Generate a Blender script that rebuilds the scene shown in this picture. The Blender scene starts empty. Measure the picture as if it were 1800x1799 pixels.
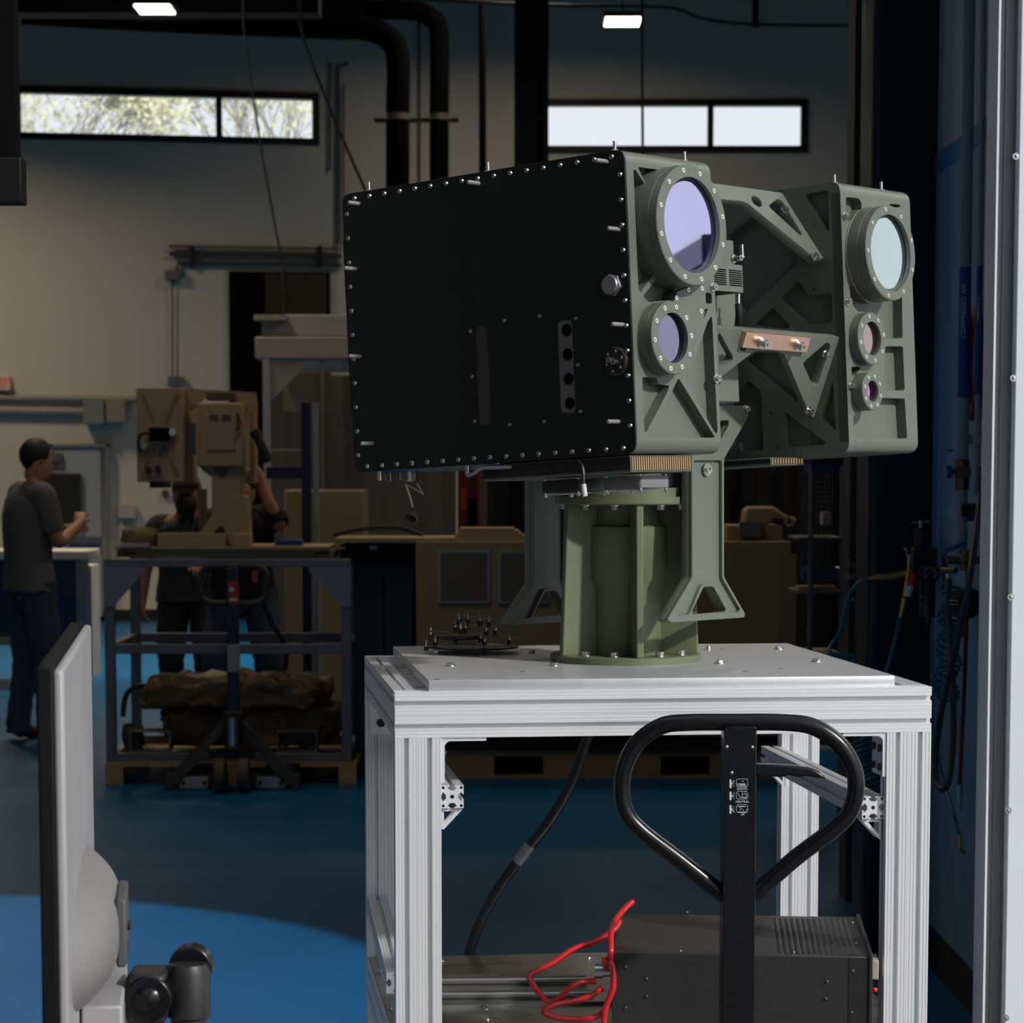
import bpy, bmesh, math, random
from mathutils import Vector, Matrix
random.seed(7)
V = Vector
PI = math.pi
SC = bpy.context.scene
COL = SC.collection
# ------------------------------------------------------------------ camera
FPX, PX, PY, HOR, EYE = 4500.0, 900.0, 1220.0, 825.0, 1.6
TH = math.atan((PY - HOR) / FPX)
cd = bpy.data.cameras.new('camera'); cam = bpy.data.objects.new('camera', cd); COL.objects.link(cam)
cam.location = (0, 0, EYE); cam.rotation_euler = (PI/2 - TH, 0, 0)
cd.sensor_fit = 'HORIZONTAL'; cd.sensor_width = 36; cd.lens = FPX/1800*36
cd.shift_y = (PY - 899.5)/1800; cd.clip_start = .05; cd.clip_end = 300
cd.dof.use_dof = True; cd.dof.focus_distance = 4.25; cd.dof.aperture_fstop = 13
SC.camera = cam
vs = SC.view_settings
vs.view_transform = 'Standard'; vs.look = 'None'; vs.gamma = 1; vs.use_curve_mapping = False; vs.exposure = 0.0
# ------------------------------------------------------------------ world and lights
wd = bpy.data.worlds.new('sky'); SC.world = wd; wd.use_nodes = True
nt = wd.node_tree; nt.nodes.clear()
wo = nt.nodes.new('ShaderNodeOutputWorld'); bg = nt.nodes.new('ShaderNodeBackground')
tc = nt.nodes.new('ShaderNodeTexCoord'); sx = nt.nodes.new('ShaderNodeSeparateXYZ')
rp = nt.nodes.new('ShaderNodeValToRGB'); nz = nt.nodes.new('ShaderNodeTexNoise')
nz.inputs['Scale'].default_value = 1.6; nz.inputs['Detail'].default_value = 4
rp.color_ramp.elements[0].position = 0.0; rp.color_ramp.elements[0].color = (.90, .96, 1.0, 1)
rp.color_ramp.elements[1].position = 0.7; rp.color_ramp.elements[1].color = (.42, .56, .80, 1)
nt.links.new(tc.outputs['Generated'], sx.inputs[0]); nt.links.new(sx.outputs['Z'], rp.inputs[0])
mxw = nt.nodes.new('ShaderNodeMix'); mxw.data_type = 'RGBA'
nt.links.new(tc.outputs['Generated'], nz.inputs[0]); nt.links.new(nz.outputs[0], mxw.inputs[0])
nt.links.new(rp.outputs[0], mxw.inputs[6]); mxw.inputs[7].default_value = (.90, .94, .97, 1)
nt.links.new(mxw.outputs[2], bg.inputs[0]); bg.inputs[1].default_value = 1.0
nt.links.new(bg.outputs[0], wo.inputs[0])
SUN_TO = V((.80, -.62, .62)).normalized()
sl = bpy.data.lights.new('sun', 'SUN'); sl.energy = 3.5; sl.angle = math.radians(3.0); sl.color = (1, .96, .90)
so = bpy.data.objects.new('sun', sl); COL.objects.link(so)
so.rotation_euler = SUN_TO.to_track_quat('Z', 'Y').to_euler(); so.location = (8, -6, 7)
def lamp(kind, name, loc, tgt, energy, color=(1, 1, 1), **kw):
    l = bpy.data.lights.new(name, kind); l.energy = energy; l.color = color
    for k, v in kw.items(): setattr(l, k, v)
    o = bpy.data.objects.new(name, l); COL.objects.link(o); o.location = loc
    o.rotation_euler = (V(loc) - V(tgt)).to_track_quat('Z', 'Y').to_euler(); return o
lamp('SPOT', 'added_floor_patch_spot', (-2.5, 6.4, 6.6), (-2.3, 7.4, 0), 1500, (.92, .96, 1), spot_size=math.radians(35), spot_blend=.10, shadow_soft_size=.03)  # added spot out of view, imitates the sunlit patch on the floor
# ------------------------------------------------------------------ pixel helpers (1800 x 1799 frame)
CT, ST = math.cos(TH), math.sin(TH)
CAM = V((0, 0, EYE))
def ray(px, py):
    u = (px - PX)/FPX; v = -(py - PY)/FPX
    return V((u, CT + v*ST, -ST + v*CT))
def at(px, py, Y):
    d = ray(px, py); return CAM + d*(Y/d.y)
def onz(px, py, z=0.0):
    d = ray(px, py); return CAM + d*((z - EYE)/d.z)
def loc(M, ax, val, px, py):
    Mi = M.inverted(); o = Mi @ CAM; d = Mi.to_3x3() @ ray(px, py)
    return o + d*((val - o[ax])/d[ax])
# ------------------------------------------------------------------ materials
MATS = {}
def mat(name, col, rough=.5, metal=0.0, noise=0.0, nscale=20, bump=0.0, bscale=200, coat=0.0, emit=None, estr=0, spec=None, stretch=None, alpha=None, trans=0.0):
    if name in MATS: return MATS[name]
    m = bpy.data.materials.new(name); m.use_nodes = True; n = m.node_tree; b = n.nodes['Principled BSDF']
    b.inputs['Base Color'].default_value = (*col, 1); b.inputs['Roughness'].default_value = rough; b.inputs['Metallic'].default_value = metal
    if spec is not None: b.inputs['Specular IOR Level'].default_value = spec
    if coat: b.inputs['Coat Weight'].default_value = coat; b.inputs['Coat Roughness'].default_value = .1
    if trans: b.inputs['Transmission Weight'].default_value = trans
    if alpha is not None: b.inputs['Alpha'].default_value = alpha
    if emit: b.inputs['Emission Color'].default_value = (*emit, 1); b.inputs['Emission Strength'].default_value = estr
    co = n.nodes.new('ShaderNodeTexCoord'); src = co.outputs['Object']
    if stretch:
        mp = n.nodes.new('ShaderNodeMapping'); mp.inputs['Scale'].default_value = stretch; n.links.new(src, mp.inputs[0]); src = mp.outputs[0]
    if noise > 0:
        t = n.nodes.new('ShaderNodeTexNoise'); t.inputs['Scale'].default_value = nscale; t.inputs['Detail'].default_value = 5
        n.links.new(src, t.inputs[0])
        mx = n.nodes.new('ShaderNodeMix'); mx.data_type = 'RGBA'
        mx.inputs[6].default_value = (*[c*(1 - noise) for c in col], 1); mx.inputs[7].default_value = (*[min(1, c*(1 + noise)) for c in col], 1)
        n.links.new(t.outputs[0], mx.inputs[0]); n.links.new(mx.outputs[2], b.inputs['Base Color'])
        mr = n.nodes.new('ShaderNodeMapRange'); mr.inputs[3].default_value = max(.02, rough - .12); mr.inputs[4].default_value = min(1, rough + .12)
        n.links.new(t.outputs[0], mr.inputs[0]); n.links.new(mr.outputs[0], b.inputs['Roughness'])
    if bump > 0:
        t2 = n.nodes.new('ShaderNodeTexNoise'); t2.inputs['Scale'].default_value = bscale; t2.inputs['Detail'].default_value = 3
        n.links.new(src, t2.inputs[0]); bp = n.nodes.new('ShaderNodeBump'); bp.inputs['Strength'].default_value = bump; bp.inputs['Distance'].default_value = .01
        n.links.new(t2.outputs[0], bp.inputs['Height']); n.links.new(bp.outputs[0], b.inputs['Normal'])
    MATS[name] = m; return m
OLIVE = mat('olive_paint', (.108, .123, .097), .42, 0, .10, 6, .02, 900)
OLIVE2 = mat('olive_pedestal', (.105, .125, .066), .5, 0, .16, 9, .03, 700)
SHEET = mat('dark_green_sheet', (.010, .0145, .0115), .36, 0, .12, 14, .02, 1200, spec=.25)
STEEL = mat('stainless', (.62, .60, .57), .28, 1)
DSTEEL = mat('dark_steel', (.22, .21, .20), .35, 1)
BRASS = mat('brass', (.72, .50, .22), .3, 1)
COPPER = mat('copper', (.80, .50, .38), .38, 1, .12, 30)
ALU = mat('anodised_aluminium', (.78, .79, .81), .38, .5)
ALUP = mat('brushed_plate', (.56, .57, .59), .42, .6, .06, 10, .02, 260, stretch=(1, 9, 1))
BLACKP = mat('black_powder_coat', (.004, .0045, .006), .26, 0, .2, 60, .02, 500, spec=.35)
BLACK = mat('black_plastic', (.012, .012, .013), .45, 0, .2, 40)
BLACKM = mat('black_matt', (.006, .006, .007), .75)
VOID = mat('dark_hole', (.002, .002, .002), .9, spec=.1)
RUBBER = mat('rubber', (.016, .017, .019), .5, 0, .2, 50, .05, 300)
REDC = mat('red_cable', (.55, .012, .018), .3, coat=.3)
PSU = mat('charcoal_steel', (.026, .027, .029), .42, .2, .15, 90, .08, 1500)
WALLM = mat('white_wall', (.62, .57, .49), .85, 0, .06, .6, .05, 60)
WALLR = mat('pale_wall', (.42, .46, .50), .6, 0, .10, 1.5)
DARKM = mat('dark_structure', (.010, .011, .013), .55, .2, .2, 3)
NAVY = mat('navy_steel', (.008, .014, .030), .4, .2, .2, 5)
CEIL = mat('ceiling_deck', (.02, .02, .022), .9)
WHITEF = mat('white_frame', (.66, .70, .76), .35, 0, .04, 5)
TAN = mat('tan_paint', (.38, .265, .150), .6, 0, .10, 5)
CRATE = mat('tan_crate', (.30, .22, .125), .75, 0, .12, 4)
WOOD = mat('pale_wood', (.42, .30, .16), .7, 0, .2, 3, .1, 40, stretch=(1, 12, 12))
GREYS = mat('worn_steel', (.17, .18, .20), .45, .5, .35, 12)
SCREW = mat('bright_screw', (.80, .78, .74), .35, .5)
SKIN = mat('skin', (.45, .22, .14), .55, 0, .1, 20)
# ------------------------------------------------------------------ mesh helpers
class MB:
    def __init__(s): s.bm = bmesh.new()
    def add(s, vs, fs):
        b = [s.bm.verts.new(v) for v in vs]
        for f in fs:
            try: s.bm.faces.new([b[i] for i in f])
            except ValueError: pass
        return s
    def box(s, lo, hi, M=None):
        x0, y0, z0 = lo; x1, y1, z1 = hi
        v = [V((x, y, z)) for x in (x0, x1) for y in (y0, y1) for z in (z0, z1)]
        if M: v = [M @ p for p in v]
        return s.add(v, [(0, 1, 3, 2), (4, 6, 7, 5), (0, 4, 5, 1), (2, 3, 7, 6), (0, 2, 6, 4), (1, 5, 7, 3)])
    def cbox(s, c, sz, M=None):
        c = V(c); h = V(sz)/2; return s.box(c - h, c + h, M)
    def prism(s, poly, ax, lo, hi, M=None):
        # poly: 2D points on the two other axes (in cyclic order after ax)
        def p3(p, t):
            r = [0, 0, 0]; r[ax] = t; r[(ax+1) % 3] = p[0]; r[(ax+2) % 3] = p[1]; return V(r)
        n = len(poly); v = [p3(p, lo) for p in poly] + [p3(p, hi) for p in poly]
        if M: v = [M @ p for p in v]
        return s.add(v, [tuple(range(n-1, -1, -1)), tuple(range(n, 2*n))] + [(i, (i+1) % n, n + (i+1) % n, n + i) for i in range(n)])
    def cyl(s, p0, p1, r0, r1=None, n=20, caps=True):
        r1 = r0 if r1 is None else r1; p0 = V(p0); p1 = V(p1); d = (p1 - p0).normalized()
        a = d.orthogonal().normalized(); b = d.cross(a)
        v = []
        for p, r in ((p0, r0), (p1, r1)):
            v += [p + (a*math.cos(2*PI*i/n) + b*math.sin(2*PI*i/n))*r for i in range(n)]
        f = [(i, (i+1) % n, n + (i+1) % n, n + i) for i in range(n)]
        if caps: f += [tuple(range(n-1, -1, -1)), tuple(range(n, 2*n))]
        return s.add(v, f)
    def lathe(s, prof, c=(0, 0, 0), axis=(0, 0, 1), n=48, closed=False):
        c = V(c); d = V(axis).normalized(); a = d.orthogonal().normalized(); b = d.cross(a); m = len(prof)
        v = [c + d*h + (a*math.cos(2*PI*i/n) + b*math.sin(2*PI*i/n))*max(r, 1e-5) for i in range(n) for (r, h) in prof]
        f = []
        for i in range(n):
            j = (i+1) % n
            for k in range(m if closed else m-1):
                l = (k+1) % m; f.append((i*m+k, j*m+k, j*m+l, i*m+l))
        return s.add(v, f)
    def tube(s, pts, r, n=10, smooth=0, closed=False, rr=None):
        pts = [V(p) for p in pts]
        if smooth: pts = spline(pts, smooth)
        up = None; v = []; m = len(pts)
        for i, p in enumerate(pts):
            d = (pts[min(i+1, m-1)] - pts[max(i-1, 0)]).normalized()
            if up is None: up = d.orthogonal().normalized()
            up = (up - d*up.dot(d)).normalized(); b = d.cross(up)
            q = rr(i/(m-1)) if rr else r
            v += [p + (up*math.cos(2*PI*k/n) + b*math.sin(2*PI*k/n))*q for k in range(n)]
        f = [(i*n+k, i*n+(k+1) % n, (i+1)*n+(k+1) % n, (i+1)*n+k) for i in range(m-1) for k in range(n)]
        f += [tuple(range(n-1, -1, -1)), tuple(range((m-1)*n, m*n))]
        return s.add(v, f)
    def sph(s, c, r, n=12, sc=(1, 1, 1)):
        M = Matrix.Translation(V(c)) @ Matrix.Diagonal((*[r*k for k in sc], 1))
        bmesh.ops.create_uvsphere(s.bm, u_segments=n, v_segments=max(4, n*2//3), radius=1, matrix=M); return s
    def dome(s, c, r, axis, h, n=12):
        return s.lathe([(r, 0), (r*.92, h*.45), (r*.6, h*.85), (0, h)], c, axis, n)
    def mesh(s, me, M=None):
        b2 = bmesh.new(); b2.from_mesh(me)
        if M: b2.transform(M)
        t = bpy.data.meshes.new('t'); b2.to_mesh(t); b2.free(); s.bm.from_mesh(t); bpy.data.meshes.remove(t); return s
    def build(s, name, m, parent=None, M=None, bevel=0, smooth=35, seg=2, **tg):
        me = bpy.data.meshes.new(name)
        bmesh.ops.recalc_face_normals(s.bm, faces=s.bm.faces); s.bm.to_mesh(me); s.bm.free()
        if m: me.materials.append(m)
        return link(name, me, parent, M, bevel, smooth, seg, **tg)
def link(name, me, parent=None, M=None, bevel=0, smooth=35, seg=2, **tg):
    if smooth:
        me.polygons.foreach_set('use_smooth', [True]*len(me.polygons)); me.set_sharp_from_angle(angle=math.radians(smooth))
    o = bpy.data.objects.new(name, me); COL.objects.link(o)
    if parent: o.parent = parent
    if M is not None:
        if parent:
            o.matrix_basis = wm(parent).inverted() @ M
        else: o.matrix_basis = M
    if bevel:
        b = o.modifiers.new('bevel', 'BEVEL'); b.width = bevel; b.segments = seg; b.limit_method = 'ANGLE'; b.angle_limit = math.radians(40)
    for k, v in tg.items(): o[k] = v
    return o
def wm(o):
    M = o.matrix_basis.copy()
    while o.parent: o = o.parent; M = o.matrix_basis @ M
    return M
def spline(pts, k):
    out = []; n = len(pts)
    for i in range(n-1):
        p0, p1, p2, p3 = pts[max(i-1, 0)], pts[i], pts[i+1], pts[min(i+2, n-1)]
        for j in range(k):
            t = j/k; out.append(.5*((2*p1) + (p2-p0)*t + (2*p0-5*p1+4*p2-p3)*t*t + (3*p1-p0-3*p2+p3)*t**3))
    out.append(pts[-1]); return out
def rnd(poly, r, k=4):
    out = []; n = len(poly)
    for i in range(n):
        p = V((*poly[i], 0)); a = V((*poly[i-1], 0)); b = V((*poly[(i+1) % n], 0))
        u = (a-p); w = (b-p); rr = min(r if not isinstance(r, (list, tuple)) else r[i], u.length*.45, w.length*.45)
        s = p + u.normalized()*rr; e = p + w.normalized()*rr
        for j in range(k+1):
            t = j/k; q = s*(1-t)**2 + p*2*t*(1-t) + e*t*t; out.append((q.x, q.y))
    return out
def circ(c, r, n=24): return [(c[0] + r*math.cos(2*PI*i/n), c[1] + r*math.sin(2*PI*i/n)) for i in range(n)]
def plate(outer, holes, t, bev=0.0):
    """2D outline with holes -> mesh in local XY, thickness -t..0 along z"""
    cu = bpy.data.curves.new('c', 'CURVE'); cu.dimensions = '2D'; cu.fill_mode = 'BOTH'
    cu.extrude = max(t/2 - bev, 1e-5); cu.bevel_depth = bev; cu.bevel_resolution = 1; cu.offset = -bev
    for pl in [outer] + holes:
        s = cu.splines.new('POLY'); s.points.add(len(pl)-1); s.use_cyclic_u = True
        for i, p in enumerate(pl): s.points[i].co = (p[0], p[1], 0, 1)
    o = bpy.data.objects.new('c', cu); COL.objects.link(o)
    dg = bpy.context.evaluated_depsgraph_get(); me = bpy.data.meshes.new_from_object(o.evaluated_get(dg))
    bpy.data.objects.remove(o); bpy.data.curves.remove(cu)
    for v in me.vertices: v.co.z -= t/2
    return me
def AX(o, x, y, z):
    """matrix from origin and three axis vectors"""
    M = Matrix.Identity(4)
    for i, a in enumerate((x, y, z)):
        for k in range(3): M[k][i] = a[k]
    for k in range(3): M[k][3] = o[k]
    return M
def empty(name, M, label, cat, group=None):
    o = bpy.data.objects.new(name, None); COL.objects.link(o); o.empty_display_size = .05
    o.matrix_basis = M if isinstance(M, Matrix) else Matrix.Translation(V(M))
    o['label'] = label; o['category'] = cat
    if group: o['group'] = group
    return o
def tg(label, cat, group=None):
    d = {'label': label, 'category': cat}
    if group: d['group'] = group
    return d
def kids(o): return [c for c in bpy.data.objects if c.parent == o]
def dup(root, M, label=None, group=None):
    def cp(o, par):
        c = o.copy(); COL.objects.link(c); c.parent = par
        for k in kids(o): cp(k, c)
        return c
    r = cp(root, root.parent); r.matrix_basis = M
    if label: r['label'] = label
    if group: r['group'] = group
    return r
def dupm(o, M, parent=None):
    c = o.copy(); COL.objects.link(c); c.parent = parent or o.parent; c.matrix_basis = M; return c
def text(s, size, m, name, parent=None, M=None, ext=.0006, align='CENTER', **tgk):
    cu = bpy.data.curves.new('t', 'FONT'); cu.body = s; cu.size = size; cu.extrude = ext; cu.align_x = align; cu.align_y = 'CENTER'
    o = bpy.data.objects.new('t', cu); COL.objects.link(o)
    dg = bpy.context.evaluated_depsgraph_get(); me = bpy.data.meshes.new_from_object(o.evaluated_get(dg))
    bpy.data.objects.remove(o); me.materials.clear(); me.materials.append(m); me.name = name
    return link(name, me, parent, M, smooth=0, **tgk)
STRUCT = {'kind': 'structure'}
WHITET = mat('white_print', (.55, .60, .66), .5)
# ------------------------------------------------------------------ the room
FL = bpy.data.materials.new('blue_epoxy'); FL.use_nodes = True
_n = FL.node_tree; _b = _n.nodes['Principled BSDF']
_t = _n.nodes.new('ShaderNodeTexNoise'); _t.inputs['Scale'].default_value = .9; _t.inputs['Detail'].default_value = 8
_c = _n.nodes.new('ShaderNodeTexCoord'); _n.links.new(_c.outputs['Object'], _t.inputs[0])
_r = _n.nodes.new('ShaderNodeValToRGB'); _r.color_ramp.elements[0].color = (.002, .080, .215, 1); _r.color_ramp.elements[1].color = (.003, .118, .29, 1)
_n.links.new(_t.outputs[0], _r.inputs[0]); _n.links.new(_r.outputs[0], _b.inputs['Base Color'])
_mr = _n.nodes.new('ShaderNodeMapRange'); _mr.inputs[3].default_value = .28; _mr.inputs[4].default_value = .5; _b.inputs['Specular IOR Level'].default_value = .16
_n.links.new(_t.outputs[0], _mr.inputs[0]); _n.links.new(_mr.outputs[0], _b.inputs['Roughness'])
_t2 = _n.nodes.new('ShaderNodeTexNoise'); _t2.inputs['Scale'].default_value = 30; _n.links.new(_c.outputs['Object'], _t2.inputs[0])
_bp = _n.nodes.new('ShaderNodeBump'); _bp.inputs['Strength'].default_value = .08; _n.links.new(_t2.outputs[0], _bp.inputs['Height']); _n.links.new(_bp.outputs[0], _b.inputs['Normal'])
CONC = mat('concrete', (.13, .13, .13), .9, 0, .15, 3, .1, 80)
YF, YB = 5.15, 27.7          # door plane, back wall
XL, XR, ZC = -9.0, 9.0, 7.7
MB().box((XL, YF, -.1), (XR, YB, 0)).build('floor', FL, **STRUCT)
MB().box((-20, -12, -.12), (20, YF, -.004)).build('ground', CONC, **STRUCT)
MB().box((XL, YF, ZC), (XR, YB, ZC + .2)).build('ceiling', CEIL, **STRUCT)
MB().box((XL - .2, YF, 0), (XL, YB, ZC)).build('wall_left', WALLM, **STRUCT)
MB().box((XR, YF, 0), (XR + .2, YB, ZC)).build('wall_right', WALLM, **STRUCT)
# back wall: the left section is turned slightly towards the door, each with a clerestory opening
YAW = .165; XS = at(852, 500, YB).x
BWL = AX((XS, YB, 0), (math.cos(YAW), math.sin(YAW), 0), (-math.sin(YAW), math.cos(YAW), 0), (0, 0, 1))
BWR = AX((XS, YB, 0), (1, 0, 0), (0, 1, 0), (0, 0, 1))
def YW(px):
    if px >= 852: return YB
    p = loc(BWL, 1, 0, px, 800); return (BWL @ p).y
def wrect(M, px0, px1, ytl, ybl):
    a = loc(M, 1, 0, px0, ybl); c = loc(M, 1, 0, px1, ybl); t = loc(M, 1, 0, px0, ytl); return (a.x, c.x, a.z, t.z)
W1 = wrect(BWL, 34, 553, 160, 236); W2 = wrect(BWR, 948, 1411, 183, 260)
def hole(w): return [(w[0], w[2]), (w[1], w[2]), (w[1], w[3]), (w[0], w[3])]
def wallm(M, x0, x1, w, name):
    me = plate([(x0, 0), (x1, 0), (x1, ZC), (x0, ZC)], [hole(w)], .25)
    MB().mesh(me, AX((0, 0, 0), (1, 0, 0), (0, 0, 1), (0, -1, 0))).build(name, WALLM, None, M, smooth=0, **STRUCT)
    MB().box((x0, -.02, 0), (x1, 0, .12)).build('baseboard_back', DARKM, None, M, **STRUCT)
wallm(BWL, XL - XS - .2, 0, W1, 'wall_back'); wallm(BWR, 0, XR - XS, W2, 'wall_back')
GL = bpy.data.materials.new('window_glass'); GL.use_nodes = True
_n = GL.node_tree; _n.nodes.remove(_n.nodes['Principled BSDF']); _tr = _n.nodes.new('ShaderNodeBsdfTransparent'); _gg = _n.nodes.new('ShaderNodeBsdfGlossy')
_gg.inputs['Roughness'].default_value = .02; _fr = _n.nodes.new('ShaderNodeFresnel'); _ms = _n.nodes.new('ShaderNodeMixShader')
_n.links.new(_fr.outputs[0], _ms.inputs[0]); _n.links.new(_tr.outputs[0], _ms.inputs[1]); _n.links.new(_gg.outputs[0], _ms.inputs[2])
_n.links.new(_ms.outputs[0], _n.nodes['Material Output'].inputs[0])
def window(k, M, w, muls):
    fr = MB(); x0, x1, z0, z1 = w; t = .05; ya, yb = -.03, .08
    fr.box((x0 - t, ya, z1 - .02), (x1 + t, yb, z1 + t)).box((x0 - t, ya, z0 - t), (x1 + t, yb, z0 + .02))
    fr.box((x0 - t, ya, z0), (x0 + .02, yb, z1)).box((x1 - .02, ya, z0), (x1 + t, yb, z1))
    for m in muls: fr.box((m - .03, ya, z0), (m + .03, yb, z1))
    o = fr.build('window_%d' % k, DARKM, None, M, **STRUCT)
    MB().box((x0, .02, z0), (x1, .026, z1)).build('pane', GL, o, M)
window(1, BWL, W1, [loc(BWL, 1, 0, 385, 200).x]); window(2, BWR, W2, [loc(BWR, 1, 0, 1249, 220).x])
# front wall pieces around the roll-up door we look through
JX = at(1741, 825, YF).x
MB().box((XL, YF, 0), (-3.2, YF + .2, ZC)).box((-3.2, YF, 4.3), (1.36, YF + .2, ZC)).box((1.36, YF, 0), (XR, YF + .2, ZC)).build('wall_front', WHITEF, **STRUCT)
# door track at the right edge
tr = MB()
tr.box((JX, YF - .012, 0), (JX + .0045, YF + .10, 4.4))
tr.box((JX + .0045, YF + .02, 0), (at(1776, 825, YF).x, YF + .03, 4.4))
jm = empty('trim_door_track', (0, 0, 0), '', ''); 
for k in ('label', 'category'): del jm[k]
jm['kind'] = 'structure'
tr.build('track_edge', WHITEF, jm)
GALV = mat('galvanised', (.20, .205, .21), .5, .4, .4, 3, stretch=(8, 8, .6))
MB().box((JX + .0045, YF + .004, 0), (at(1776, 825, YF).x, YF + .02, 4.4)).box((JX + .017, YF - .004, 0), (JX + .0185, YF + .01, 4.4)).build('track_channel', GALV, jm)
fx = at(1776, 825, YF).x
MB().box((fx, YF - .03, 0), (1.37, YF + .10, 4.4)).build('track_flange', WHITEF, jm, bevel=.003)
for y in (275, 665, 1050, 1425, 1790):
    p = at(1787 - (y - 200)*.012, y, YF - .03)
    MB().lathe([(.007, 0), (.007, .001), (.0035, .001), (.003, .004), (0, .005)], p, (0, -1, 0), 12).build('track_screw', STEEL, jm)
# short side wall on the right with a dark column beyond
RWX = 1.36
MB().box((RWX, YF + .2, 0), (RWX + .12, 8.3, ZC)).build('wall_side', WALLR, **STRUCT)
MB().box((RWX - .004, YF + .2, .13), (RWX, 8.29, 2.54)).build('trim_8', mat('blue_grey_wainscot', (.16, .32, .48), .5), **STRUCT)
MB().box((RWX - .008, YF + .2, 2.54), (RWX, 8.29, 2.60)).build('trim_9', mat('blue_band', (.03, .20, .38), .5), **STRUCT)
MB().box((RWX - .012, YF + .2, 0), (RWX, 8.28, .13)).build('baseboard_side', DARKM, **STRUCT)
MB().box((RWX - .006, YF + .2, 1.29 + .0), (RWX, YF + .24, 1.30)).build('trim_1', DARKM, **STRUCT)
c0 = at(1527, 825, 8.3).x; c1 = at(1637, 825, 8.3).x
pr = rnd([(c0, 8.3), (c1 + .04, 8.3), (c1 + .04, 8.62), (c0, 8.62)], .035, 6)
MB().prism(pr, 2, 0, ZC).build('trim_2', NAVY, **STRUCT)
s0 = at(1495, 825, 9.4).x; s1 = at(1522, 825, 9.4).x
MB().box((s0, 9.4, 0), (s1 + .02, 9.6, ZC)).build('trim_3', mat('grey_channel', (.035, .035, .034), .5, .3), **STRUCT)
# roof beams, dark band on top
bt = MB()
p0 = at(-60, 10, 22); p1 = at(700, 80, 19)
bm_ = at(300, 36, 20)
bt.box((-7, 21.5, at(40, 22, 21.5).z), (at(560, 30, 21.5).x, 21.8, ZC))
bt.build('trim_4', DARKM, **STRUCT)
# structural column standing free in the middle
k0, k1 = at(904, 400, 19).x, at(964, 400, 19).x
cm = MB(); cm.box((k0, 19, 0), (k0 + .035, 19.25, ZC)).box((k1 - .035, 19, 0), (k1, 19.25, ZC)).box((k0, 19.1, 0), (k1, 19.13, ZC))
cm.build('trim_5', NAVY, **STRUCT)
# ceiling lights
LE = mat('led_panel', (1, 1, 1), .5, emit=(1, .86, .66), estr=9)
spots = [((272, 17), 21.0, 'left window'), ((1094, 39), 21.0, 'right window')]
def clight(c, label, energy=120):
    r = empty('ceiling_light', c, label, 'light', 'slim ceiling lights')
    b = MB(); b.cbox((0, 0, .03), (.32, .42, .04)); b.build('lamp_housing', DARKM, r)
    for s in (-.1, .1): MB().box((-.14, s - .085, -.005), (.14, s + .085, .01)).build('diffuser', LE, r)
    MB().cyl((0, 0, .05), (0, 0, ZC - c[2]), .006, n=6).build('hanger', DARKM, r)
    l = lamp('AREA', 'ceiling_lamp', (c[0], c[1], c[2] - .03), (c[0], c[1], 0), energy, (1, .84, .64), shape='RECTANGLE', size=.4, size_y=.9)
    l.data.spread = math.radians(120)
clight(at(272, 17, 21), 'lit slim ceiling light above the window with tree branches')
clight(at(1094, 39, 21), 'lit slim ceiling light above the plain sky window')
for (x, y, z, e) in ((-5.8, 24, 5.5, 72), (.2, 24.5, 6.7, 48), (5.2, 24, 5.5, 85), (-3, 16.5, 5.6, 42), (2, 15, 5.6, 42), (-3.2, 10.5, 5.6, 16), (-1.0, 11.5, 5.6, 16)):
    lamp('AREA', 'ceiling_lamp', (x, y, z), (x, y, 0), e, (1, .82, .60), shape='RECTANGLE', size=.5, size_y=1.0).data.spread = math.radians(155)

# exterior: unseen dark blocks added to shut out sky, and a box for lens reflections
SKYBLK = mat('blocker_dark', (.05, .052, .055), .85, 0, .1, 1)
MB().box((-14, -4, 0), (-3.4, 4.6, 13)).box((-14, -14, 0), (1.5, -4, 13)).build('wall_sky_blocker', SKYBLK, **STRUCT)
MB().box((2.82, YF - .2, 2.29), (3.7, YF - .005, 2.375)).build('added_reflection_box', mat('navy_box', (.01, .015, .05), .5), bevel=.01, **tg('dark box added on the outer wall to be mirrored in the violet lens', 'reflection box'))  # added unseen box, shaped to give the violet lens a dark reflection
# ------------------------------------------------------------------ aluminium cart
CY = .117; CM = AX((-.192, 4.176, 1.236), (math.cos(CY), math.sin(CY), 0), (-math.sin(CY), math.cos(CY), 0), (0, 0, 1))
CW, CDp, CE = .903, .831, .0381
def prof(na, nb):
    def side(n):
        o = []
        for i in range(n):
            x = i*CE; c = x + CE/2
            o += [(x + .0002, 0)]
            for g in (x + .0042, x + .0098): o += [(g - .0010, 0), (g, .0010), (g + .0010, 0)]
            o += [(c-.0041, 0), (c-.0041, .0024), (c-.0074, .0024), (c-.0074, .0045), (c-.0032, .0088), (c+.0032, .0088), (c+.0074, .0045), (c+.0074, .0024), (c+.0041, .0024), (c+.0041, 0)]
            for g in (x + CE - .0098, x + CE - .0042): o += [(g - .0010, 0), (g, .0010), (g + .0010, 0)]
            o += [(x + CE - .0002, 0)]
            if i < n-1: o += [(x + CE, .0006)]
        return o
    a, b = na*CE, nb*CE
    return [(s, d) for s, d in side(na)] + [(a - d, s) for s, d in side(nb)] + [(a - s, b - d) for s, d in side(na)] + [(d, b - s) for s, d in side(nb)]
def extr(na, nb, L):
    """extrusion along local z from 0 to L, section in local x y"""
    return MB().prism(prof(na, nb), 2, 0, L)
cart = empty('equipment_cart', AX((CM @ V((CW/2, CDp/2, 0))).xyz * 1 + V((0, 0, -1.236)), *[CM.col[i].xyz for i in range(3)]), 'tall slotted aluminium cart with a flat plate top carrying the green optical turret', 'cart')
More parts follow.
